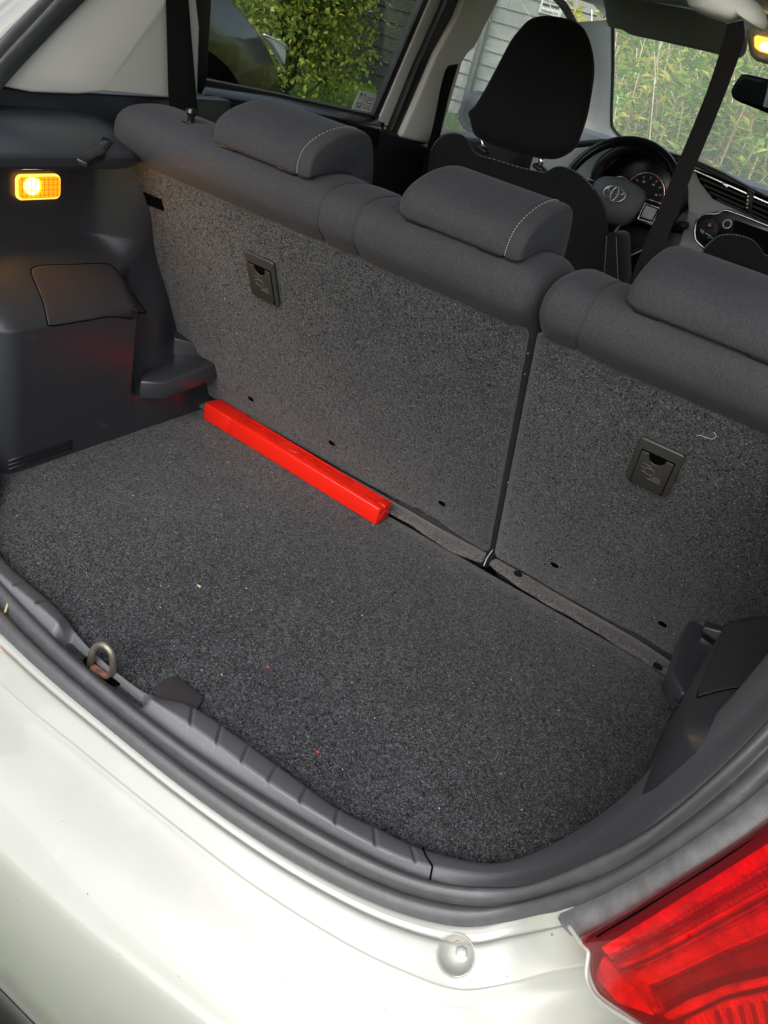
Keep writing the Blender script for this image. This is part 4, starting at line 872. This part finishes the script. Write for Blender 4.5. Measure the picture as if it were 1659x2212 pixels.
for (i0, i1, j0, j1) in ((.10, .345, .0065, .0075), (.10, .345, .036, .037), (.10, .101, .0065, .037), (.365, .435, .0065, .0075), (.365, .435, .036, .037), (.435, .4358, .006, .037)):
    q.add(*cbox(i0, i1, j0, j1, zt - .0002, zt + .0011))
def stroke(i0, j0, i1, j1, w_=.002):
    d_ = Vector((i1 - i0, j1 - j0)); L_ = d_.length; d_ /= L_; n_ = Vector((-d_.y, d_.x)) * w_ / 2
    q.add(*prism([CB(a, b, zt - .0002) for a, b in ((i0 + n_.x, j0 + n_.y), (i1 + n_.x, j1 + n_.y), (i1 - n_.x, j1 - n_.y), (i0 - n_.x, j0 - n_.y))], (0, 0, .0015)))
for a in ((.135, .013, .165, .013), (.138, .030, .165, .014), (.138, .030, .128, .015), (.26, .013, .292, .013), (.262, .030, .292, .014), (.262, .030, .252, .016), (.300, .012, .318, .012), (.305, .03, .312, .012), (.322, .014, .330, .03), (.30, .024, .318, .024)): stroke(*a)
q.add(*tube([CB(.215 + a, .022 + b, zt + .0002) for a, b in circ(28, .022, .0085)], .0006, 5, True))
for k_ in range(7): stroke(.200 + .004 * k_, .018 + .0015 * (k_ % 3), .204 + .004 * k_, .026 - .001 * (k_ % 2), .0012)
for jj, (i0, n_) in zip((.031, .026, .0165, .012), ((.372, 12), (.372, 12), (.385, 5), (.415, 4))):
    for k_ in range(n_): stroke(i0 + .0045 * k_, jj, i0 + .0030 + .0045 * k_, jj + .0004 * (-1) ** k_, .0028)
obj('case_lettering', q.v, q.f, 'red_case', rc)
obj('case_latch', *cbox(.437, Ln + .0012, .016, .028, zt - .006, zt + .0012), 'red_case', rc, bev=.0008)
obj('case_end', *prism([CB(Ln + .0006, j, k) for j, k in ((.006, .006), (.038, .006), (.038, .018), (.022, .030), (.006, .018))], CB(.001, 0, 0) - CB(0, 0, 0)), 'red_case', rc, bev=.0004)

# =================================================================== front seats
def front_seat(cx, yb, label):
    t = thing('front_seat', label, 'car seat', (cx, yb, -.25), 'front seats of the car')
    return t
fs = front_seat(-.36, .85, 'black driver seat with tall headrest, behind the steering wheel')
YB = .86
bo = spl([(935, 800), (925, 560), (917, 420), (914, 368), (919, 340), (934, 312), (953, 293), (975, 286), (993, 288), (1005, 296), (1012, 312), (1022, 326), (1040, 336), (1080, 347), (1121, 360), (1160, 369), (1178, 371), (1188, 366), (1203, 359), (1222, 360), (1245, 370), (1268, 388), (1288, 412), (1304, 441), (1312, 480), (1316, 540), (1312, 640), (1305, 800)], 120, True)
rg = []
bc = np.mean(bo, 0)
for sc, yy in ((.97, -.012), (1., .0), (1., .03), (1., .06), (.97, .10), (.9, .13)):
    rg.append([P(*(bc + (p - bc) * sc), Y=YB + yy) for p in bo])
o = obj('backrest', *loft(rg), 'front_fabric', fs, smooth=True, auto=60)
q = Q(); line = bo[10:95]
ln2 = spl(bc + (line - bc) * .985, 400)
for i in range(0, 398, 5): q.add(*tube([P(*ln2[i], Y=YB - .0095), P(*ln2[i + 2], Y=YB - .0095)], .0009, 4))
obj('stitching', q.v, q.f, 'stitch', o)
ho = spl([(1012, 243), (1016, 262), (1022, 286), (1037, 301), (1076, 318), (1135, 336), (1175, 343), (1200, 344), (1222, 336), (1241, 322), (1252, 303), (1269, 253), (1279, 200), (1284, 160), (1282, 120), (1272, 82), (1257, 57), (1234, 43), (1205, 36), (1174, 34), (1144, 42), (1121, 65), (1105, 85), (1091, 110), (1055, 179), (1028, 225)], 110, True)
hc_ = np.mean(ho, 0); rg = []
YH = .84
for sc, yy in ((.04, -.012), (.4, -.011), (.75, -.006), (.92, .003), (.985, .018), (1., .04), (.985, .08), (.92, .105), (.7, .12), (.3, .125)):
    rg.append([P(*(hc_ + (p - hc_) * sc), Y=YH + yy) for p in ho])
hr_ = obj('headrest', *loft(rg), 'front_fabric', fs, smooth=True, label='tall black headrest of the driver seat')
for (a, b, c, d) in ((1040, 290, 1044, 326), (1171, 330, 1166, 366)):
    obj('headrest_post', *tube([P(a, b, Y=.88), P(c, d, Y=.88)], .0065, 10), 'chrome', hr_, smooth=True)
    obj('post_collar', *box(P(c, d - 3, Y=.875), (.034, .03, .012), (0, R(14), 0)), 'dark_plastic', hr_, bev=.004)
q = Q(); q.add(*box((-.36, 1.15, -.02), (.5, .55, .16))); q.add(*box((-.36, 1.15, -.2), (.4, .5, .2)))
obj('seat_base', q.v, q.f, 'front_fabric', fs, bev=.04)
arm = obj('armrest', *prism([P(u, v, Y=.80) for u, v in ((1307, 504), (1322, 503), (1337, 508), (1343, 660), (1295, 660), (1300, 590))], (0, .10, 0)), 'front_fabric', fs, bev=.008, label='raised armrest with pale stitching')
q = Q()
for (a, b, c, d) in ((1311, 510, 1303, 620), (1331, 512, 1336, 625)):
    for k_ in range(24):
        t0, t1 = k_ / 24, (k_ + .55) / 24
        q.add(*tube([P(a + (c - a) * t, b + (d - b) * t, Y=.7985) for t in (t0, t1)], .0007, 4))
obj('stitching', q.v, q.f, 'stitch', arm)
fs2 = front_seat(.36, .85, 'black passenger seat showing its shoulder above the right rear headrest')
b2 = spl([(1480, 780), (1495, 600), (1515, 545), (1530, 524), (1550, 509), (1572, 505), (1600, 508), (1625, 518), (1640, 533), (1650, 548), (1668, 556), (1720, 575), (1790, 600), (1815, 620), (1830, 612), (1860, 620), (1900, 660), (1920, 780)], 70, True)
bc = np.mean(b2, 0); rg = []
for sc, yy in ((.97, -.012), (1., .0), (1., .06), (.97, .10), (.9, .13)):
    rg.append([P(*(bc + (p - bc) * sc), Y=YB + yy) for p in b2])
o = obj('backrest', *loft(rg), 'front_fabric', fs2, smooth=True, auto=60)
q = Q(); ln2 = spl(bc + (b2[8:48] - bc) * .985, 200)
for i in range(0, 198, 5): q.add(*tube([P(*ln2[i], Y=YB - .0095), P(*ln2[i + 2], Y=YB - .0095)], .0009, 4))
obj('stitching', q.v, q.f, 'stitch', o)
p2 = P(1735, 540, Y=.9)
rg = []
for sc, yy in ((.3, -.012), (.75, -.006), (.95, .01), (1., .04), (.95, .09), (.5, .12)):
    rg.append([Vector((.36 + a * sc, .86 + yy, .665 + b * sc)) for a, b in rrect(.25, .20, .07)])
obj('headrest', *loft(rg), 'front_fabric', fs2, smooth=True)
for xx in (.30, .42): obj('headrest_post', *tube([(xx, .90, .50), (xx, .90, .60)], .0065, 10), 'chrome', fs2, smooth=True)
q = Q(); q.add(*box((.36, 1.15, -.02), (.5, .55, .16))); q.add(*box((.36, 1.15, -.2), (.4, .5, .2)))
obj('seat_base', q.v, q.f, 'front_fabric', fs2, bev=.04)
rb = obj('rear_bench', *box((0, .36, .02), (1.22, .50, .18)), 'seat_fabric', car, bev=.04)

# =================================================================== seat belts
def belt(label, left, right, grp='seat belts'):
    l_, r_ = spl(left, 30), spl(right, 30)
    rg = [[Vector(a), Vector(a).lerp(Vector(b), .5) + Vector((.0, -.001, 0)), Vector(b), Vector(b) + Vector((-.0005, .002, 0)), Vector(a) + Vector((-.0005, .002, 0))] for a, b in zip(l_, r_)]
    v, f = loft(rg)
    mid = Vector(l_[-1])
    me = obj('seat_belt', v, f, 'belt_web', None, smooth=True, auto=40)
    me['label'] = label; me['category'] = 'seat belt'; me['group'] = grp; return me
belt('black webbing belt running down the left rear pillar', [P(355, -60, X=-.606), P(358, 0, X=-.604), P(361, 110, X=-.600), P(364, 213, X=-.594), P(372, 262, X=-.585)], [P(402, -60, X=-.600), P(406, 0, X=-.598), P(415, 110, X=-.592), P(426, 237, X=-.588), P(432, 275, X=-.58)])
belt('black webbing belt hanging from the ceiling across the windscreen view', [P(1570, 52, Y=.0), P(1560, 95, Y=.003), P(1520, 215, Y=.012), P(1440, 410, Y=.024), P(1385, 545, Y=.03), P(1340, 660, Y=.034)], [P(1606, 44, Y=-.004), P(1606, 92, Y=.0), P(1560, 220, Y=.010), P(1488, 395, Y=.022), P(1430, 545, Y=.028), P(1385, 660, Y=.032)])
belt('black webbing belt standing beside the centre pillar, front seat', [P(970, 141, X=-.63), P(962, 152, X=-.628), P(951, 192, X=-.625), P(936, 268, X=-.62), P(915, 351, X=-.61), P(905, 420, X=-.60)], [P(990, 138, X=-.625), P(986, 152, X=-.622), P(968, 214, X=-.62), P(951, 291, X=-.612), P(938, 351, X=-.602), P(928, 420, X=-.592)])

# =================================================================== specks and chips on the carpet
def speck(name, uv, m, label, cat, size, grp=None, rot=0., z=.0022):
    p = P(*uv, Z=z); a, b, c = size
    o = obj(name, *box((0, 0, 0), (a, b, c), (.2, .15, rot)), m); o.location = p
    o['label'] = label; o['category'] = cat
    if grp: o['group'] = grp
    return o
speck('red_chip', (578, 1440), 'chip_red', 'tiny red flake on the middle of the floor carpet', 'flake', (.003, .0022, .001), 'flakes on the carpet', .5)
speck('red_chip', (686, 1624), 'chip_red', 'tiny red flake on the carpet close to the sill', 'flake', (.0034, .0026, .001), 'flakes on the carpet', 1.1)
speck('wood_chip', (430, 1266), 'straw', 'small pale wood chip on the floor carpet below the red case', 'wood chip', (.006, .0025, .0012), None, .2)
speck('wood_chip', (14, 1312), 'straw', 'orange-brown splinter lying on the sill at the far left', 'wood chip', (.0025, .016, .0015), None, .75, .020)
th = obj('loose_thread', *tube([P(u, v, n=SEAT_N, d=.0015) for u, v in spl([(1505, 942), (1512, 940), (1522, 944), (1534, 948), (1543, 947), (1547, 940), (1542, 934)], 24)], .0002, 5), 'lint', None, smooth=True)
th['label'] = 'pale curled thread clinging to the carpet right of the right hook plate'; th['category'] = 'thread'
q = Q()
for _ in range(170):
    x, y = random.uniform(-.48, .52), random.uniform(-.58, -.05)
    s = random.uniform(.0003, .0008); q.add(*box((x, y, .0012), (s * random.uniform(1, 3), s, s * .6), (0, 0, random.uniform(0, 3))))
for _ in range(60):
    x, s_ = random.uniform(-.5, .55), random.uniform(.02, .5); p = SP(x, s_, .001); s = random.uniform(.0003, .0006)
    q.add(*box(p, (s * random.uniform(1, 3), s, s), (1.2, random.uniform(0, 3), 0)))
lint = obj('lint', q.v, q.f, 'lint'); lint['kind'] = 'stuff'

# =================================================================== outside: house
hy = 8.0
house = thing('wooden_house', 'house clad in weathered grey boards beyond the car, left of the weeds', 'house', (-7.5, hy, gz(8)))
rng = random.Random(3)
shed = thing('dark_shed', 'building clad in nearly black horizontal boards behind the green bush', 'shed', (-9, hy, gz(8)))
zb, pit = -.30, .142
first = {}
for k_ in range(24):
    z0 = zb + pit * k_
    cuts = sorted([-13.0, -4.80, -4.76, -2.95] + [rng.uniform(-12.5, -5.5) for _ in range(2)] + [rng.uniform(-4.3, -3.5)])
    for a, b in zip(cuts[:-1], cuts[1:]):
        if b - a < .05: continue
        v = [(a + .002, hy, z0 - .012), (b - .002, hy, z0 - .012), (b - .002, hy + .022, z0 + pit), (a + .002, hy + .022, z0 + pit), (a + .002, hy + .03, z0 - .012), (b - .002, hy + .03, z0 - .012), (b - .002, hy + .03, z0 + pit), (a + .002, hy + .03, z0 + pit)]
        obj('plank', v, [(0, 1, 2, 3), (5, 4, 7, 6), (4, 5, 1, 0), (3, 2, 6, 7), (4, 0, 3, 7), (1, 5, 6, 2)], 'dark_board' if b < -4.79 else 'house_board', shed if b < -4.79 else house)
q = Q(); q.add(*box((-3.86, hy + 2.5, 1.45), (1.8, 4.9, 3.6))); obj('wall', q.v, q.f, 'pipe_grey', house)
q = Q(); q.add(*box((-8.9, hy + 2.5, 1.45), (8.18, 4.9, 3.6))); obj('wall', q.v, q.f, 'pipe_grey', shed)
obj('roof', *prism([(-13.3, hy - .4, 3.15), (-13.3, hy + 2.5, 5.0), (-13.3, hy + 5.4, 3.15), (-13.3, hy + 5.4, 3.05), (-13.3, hy + 2.5, 4.85), (-13.3, hy - .4, 3.05)], (8.5, 0, 0)), 'roof_tile', shed)
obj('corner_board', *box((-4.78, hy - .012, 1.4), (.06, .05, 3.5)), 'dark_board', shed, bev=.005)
obj('corner_board', *box((-2.92, hy + .01, 1.4), (.07, .07, 3.5)), 'house_board', house, bev=.005)
q = Q(); q.add(*prism([(-4.79, hy - .4, 3.15), (-4.79, hy + 2.5, 5.0), (-4.79, hy + 5.4, 3.15), (-4.79, hy + 5.4, 3.05), (-4.79, hy + 2.5, 4.85), (-4.79, hy - .4, 3.05)], (2.1, 0, 0)))
obj('roof', q.v, q.f, 'roof_tile', house)
wp = [P(u, v, Y=hy - .02) for u, v in ((1164, 22), (1172, -24), (1222, -12), (1214, 31))]
wx0, wx1 = wp[0].x, wp[2].x + .02; wz0, wz1 = wp[0].z - .02, wp[1].z + .06
wd = obj('window', *prism([(wx0, hy - .03, wz0), (wx1, hy - .03, wz0), (wx1, hy - .03, wz1), (wx0, hy - .03, wz1)], (0, .04, 0)), 'house_white', house, bev=.006, label='small white slatted window')
for k_ in range(5):
    z_ = wz0 + (wz1 - wz0) * (k_ + .8) / 5.8
    obj('window_slat', *box(((wx0 + wx1) / 2, hy - .04, z_), ((wx1 - wx0) * .74, .02, .016), (R(30), 0, 0)), 'pipe_grey' if k_ % 2 else 'house_white', wd)
pa, pb = P(1066, 0, Y=hy - .07), P(1001, 238, Y=hy - .07)
pipe = obj('drainpipe', *tube([(pb.x, hy - .07, 3.1), (pb.x, hy - .07, pb.z + .05), (pb.x, hy - .10, pb.z - .05), (pb.x, hy - .16, pb.z - .08)], .045, 10), 'pipe_grey', house, smooth=True, label='dark drainpipe')

# =================================================================== outside: leaves and stems
class Leafy:
    def __init__(s): s.v = []; s.f = []; s.m = []; s.n = 0
    def leaf(s, p, d, up, L, w, mi):
        sd_ = np.cross(d, up); nn = np.linalg.norm(sd_) + 1e-9; sd_ = sd_ / nn
        s.v += [p, p + d * L * .45 + sd_ * w + up * .06 * L, p + d * L - up * .12 * L, p + d * L * .45 - sd_ * w + up * .06 * L]
        s.f.append((s.n, s.n + 1, s.n + 2, s.n + 3)); s.m.append(mi); s.n += 4
    def stem(s, pts, r, mi):
        pts = np.array(pts)
        for a, b in zip(pts[:-1], pts[1:]):
            k = s.n
            for p in (a, b):
                for ang in (0, 2.1, 4.2): s.v.append(p + r * np.array((math.cos(ang), math.sin(ang), 0)))
            s.f += [(k, k + 1, k + 4, k + 3), (k + 1, k + 2, k + 5, k + 4), (k + 2, k, k + 3, k + 5)]; s.m += [mi] * 3; s.n += 6
def unit(v): return v / (np.linalg.norm(v) + 1e-9)
def weed(L, base, h, rg, lean=.18, dens=1., tone=None):
    """one weed: a leaning stem with narrow leaves; materials 0 green 1 lime 2 yellow 3 brown 4 tan 5 brown stem"""
    d = np.array((rg.normal(0, lean), rg.normal(0, lean), 1.)); tone = rg.random() if tone is None else tone
    pts = [base + d * h * t + np.array((.05 * math.sin(3 * t + base[0] * 9), 0, 0)) * h for t in np.linspace(0, 1, 5)]
    dead = tone > .80
    L.stem(pts, rg.uniform(.003, .0065), 4 if dead or rg.random() < .25 else 5)
    n = int((6 if dead else 62) * dens * h)
    for _ in range(n):
        t = rg.uniform(.25, 1.02) ** .8; k = min(int(t * 4), 3); p = pts[k] + (pts[k + 1] - pts[k]) * (t * 4 - k)
        az = rg.uniform(0, 6.28); dr = unit(np.array((math.cos(az), math.sin(az), rg.uniform(-.1, .9))))
        u = rg.random()
        if dead: mi = 3 if u < .55 else 2
        elif t < .55: mi = 3 if u < .34 else (2 if u < .46 else (1 if u < .72 else 0))
        else: mi = 2 if u < .04 + .34 * (tone > .64) else (1 if u < .50 else 0)
        z_ = .55 + .65 * t
        L.leaf(p, dr, unit(np.array((rg.normal(0, .3), rg.normal(0, .3), 1.))), rg.uniform(.04, .115) * z_, rg.uniform(.009, .022) * z_, mi)
LM = ['leaf_green', 'leaf_lime', 'leaf_yellow', 'leaf_brown', 'stem_tan', 'stem_brown']
rg = np.random.default_rng(11)
L = Leafy()
for _ in range(2300):
    x = rg.uniform(-2.6, 3.2); y = 4.4 + rg.uniform(0, 3.6) ; 
    if x < -1.25 - .36 * (y - 4): continue
    h = rg.uniform(.7, 1.55) * (.75 + .12 * (y - 4.2))
    weed(L, np.array((x, y, gz(y))), h, rg, lean=.27, dens=.8)
for _ in range(700):
    x, y = rg.uniform(-2.4, 3.0), rg.uniform(4.3, 6.2)
    if x < -1.1 - .36 * (y - 4): continue
    d = np.array((rg.normal(0, .45), rg.normal(0, .3), 1.)); b0 = np.array((x, y, gz(y))); hh = rg.uniform(.5, 1.35)
    L.stem([b0, b0 + d * hh * .5, b0 + d * hh + np.array((rg.normal(0, .06), 0, -.03))], rg.uniform(.002, .004), 4 if rg.random() < .7 else 5)
w = obj('weeds', L.v, L.f, None, mats=LM, midx=L.m); w['kind'] = 'stuff'
# individual taller weeds at the front edge
protos = []
for k_ in range(6):
    L = Leafy(); weed(L, np.zeros(3), 1.25, np.random.default_rng(40 + k_), .06, 1.3, (.1, .3, .65, .2, .9, .5)[k_])
    protos.append(L)
kinds = ['tall green leafy weed stem at the front of the thicket', 'tall lime green weed stem at the front of the thicket', 'tall weed stem with yellowing leaves at the front of the thicket', 'tall green leafy weed stem at the front of the thicket', 'dry tan weed stalk at the front of the thicket', 'tall lime green weed stem at the front of the thicket']
src = [None] * 6
for k_ in range(60):
    j = k_ % 6; x = -1.0 + 3.0 * ((k_ * .618) % 1); y = 3.7 + .8 * ((k_ * .377) % 1)
    if src[j] is None:
        o = obj('tall_weed', protos[j].v, protos[j].f, None, mats=LM, midx=protos[j].m); src[j] = o
    else: o = src[j].copy(); COL.objects.link(o)
    o.location = (x, y, gz(y)); o.rotation_euler = (0, 0, 1.7 * k_); s_ = .75 + .45 * ((k_ * .29) % 1); o.scale = (s_,) * 3
    o['label'] = kinds[j]; o['category'] = 'weed'; o['group'] = ['green weeds', 'lime weeds', 'yellow weeds', 'green weeds', 'dry stalks', 'lime weeds'][j] + ' at the front of the thicket'
# bush beyond the black car
rg = np.random.default_rng(5); L = Leafy(); bt = np.array((-4.25, 4.7, gz(4.7)))
bush = thing('bush', 'loose green bush with yellowing leaves between the black car and the grey house', 'bush', tuple(bt))
lobes = [(np.array((rg.uniform(-.75, .40), rg.uniform(-.5, .5), rg.uniform(.35, 2.0))), rg.uniform(.28, .5)) for _ in range(44)]
Lt = Leafy()
for c, r_ in lobes:
    Lt.stem([bt, bt + c * .5 + np.array((rg.normal(0, .1), 0, .1)), bt + c], .010, 0)
    tone = rg.random()
    for _ in range(int(2300 * r_)):
        p = c + unit(rg.normal(0, 1, 3)) * r_ * rg.uniform(.45, 1.08); dr = unit(rg.normal(0, 1, 3) + np.array((0, 0, .2)))
        L.leaf(bt + p, dr, unit(rg.normal(0, 1, 3) + np.array((0, 0, 1.))), rg.uniform(.03, .065), rg.uniform(.010, .020), 1 if rg.random() < .25 + .45 * tone else (2 if rg.random() < .06 else 0))
    for _ in range(10):
        p = c + unit(rg.normal(0, 1, 3) * np.array((1, 1, .5)) + np.array((0, 0, .5))) * r_; dr = unit(p - c + rg.normal(0, .3, 3))
        Lt.stem([bt + p, bt + p + dr * .18], .003, 0)
        for k_ in range(9): L.leaf(bt + p + dr * .02 * (k_ + 1), unit(dr + rg.normal(0, .8, 3)), np.array((0, 0, 1.)), .045, .012, 1 if rg.random() < .6 else 0)
obj('bush_leaves', L.v, L.f, None, bush, mats=['bush_green', 'bush_lime', 'leaf_yellow'], midx=L.m)
obj('bush_stems', Lt.v, Lt.f, None, bush, mats=['bark'], midx=Lt.m)
# grass blades where lawn is in view
rg = np.random.default_rng(9); L = Leafy()
for _ in range(16000):
    x, y = (rg.uniform(-6.0, -2.4), rg.uniform(4.2, 7.9)) if rg.random() < .62 else (rg.uniform(-.6, .5), rg.uniform(-1.6, -.75))
    az = rg.uniform(0, 6.28); L.leaf(np.array((x, y, gz(y))), unit(np.array((.35 * math.cos(az), .35 * math.sin(az), 1))), np.array((math.cos(az), math.sin(az), .1)), rg.uniform(.05, .12), .004, 0)
gb = obj('grass_blades', L.v, L.f, None, mats=['blade'], midx=L.m); gb['kind'] = 'stuff'

# =================================================================== outside: black car next to ours
bc_ = thing('parked_car', 'black car parked alongside, its front wing seen through the left rear window', 'car', (-2.85, .2, -.4))
side_p = spl([(-2.6, -.1), (-2.62, .45), (-2.5, .78), (-1.6, .82), (-.4, .84), (.3, .83), (.9, .79), (1.3, .735), (1.55, .655), (1.74, .545), (1.86, .43), (1.91, .30), (1.92, .10), (1.86, -.12), (1.0, -.16), (-1.5, -.16)], 90, True)
cc = np.mean(side_p, 0); rgs = []
for x, sc in ((-3.72, .90), (-3.70, .95), (-3.62, .985), (-3.45, 1.), (-2.2, 1.), (-2.04, 1.), (-1.97, .985), (-1.945, .955)):
    rgs.append([Vector((x, cc[0] + (p[0] - cc[0]) * (sc + (1 - sc) * .45), cc[1] + (p[1] - cc[1]) * sc)) for p in side_p])
obj('body', *loft(rgs), 'car_black', bc_, smooth=True, auto=60)
q = Q(); q.add(*loft([[Vector((x, y, z)) for y, z in ((-2.4, .75), (-2.2, 1.25), (-.6, 1.32), (.35, .80))] for x in (-3.5, -2.15)])); obj('cabin', q.v, q.f, 'car_black', bc_, bev=.06)
q = Q(); q.add(*prism([(-2.142, -1.9, .86), (-2.142, -1.85, 1.2), (-2.142, -.6, 1.25), (-2.142, -.02, .88)], (.006, 0, 0))); obj('side_window', q.v, q.f, 'screen', bc_)
hl = [P(u, v, X=-1.925) for u, v in ((571, 78), (590, 85), (614, 98), (619, 108), (617, 142), (606, 124), (590, 98))]
hd = obj('headlight', *prism(hl, (-.05, .012, .0)), 'headlight_glass', bc_, bev=.006)
q = Q(); q.add(*tube([P(569, 75, X=-1.92), P(592, 84, X=-1.92), P(616, 97, X=-1.92), P(621, 108, X=-1.92)], .005, 8)); obj('headlight_trim', q.v, q.f, 'chrome', bc_, smooth=True)
for y_ in (1.28, -1.55):
    q = Q(); q.add(*prism([(-1.95, y_ + .44 * math.cos(a), .06 + .44 * math.sin(a)) for a in np.linspace(-.5, math.pi + .5, 30)], (.012, 0, 0)))
    obj('wheel_arch', q.v, q.f, 'black', bc_)
    rgw = [[Vector((x, y_ + r_ * math.cos(a), .02 + r_ * math.sin(a))) for a in np.linspace(0, 2 * math.pi, 36, endpoint=False)] for x, r_ in ((-1.93, .26), (-1.915, .36), (-1.93, .385), (-1.96, .39))]
    wh = obj('wheel', *loft(rgw), 'tyre', bc_, smooth=True)
    q = Q()
    for k_ in range(10):
        a = 2 * math.pi * k_ / 10
        q.add(*box((-1.918, y_ + .13 * math.cos(a), .02 + .13 * math.sin(a)), (.02, .24, .04), Matrix.Rotation(a, 3, 'X')))
    obj('wheel_rim', q.v, q.f, 'alloy', wh)
q = Q(); q.add(*tube([P(640, 120 + 0, X=-1.93), P(655, 160, X=-1.93)], .004));
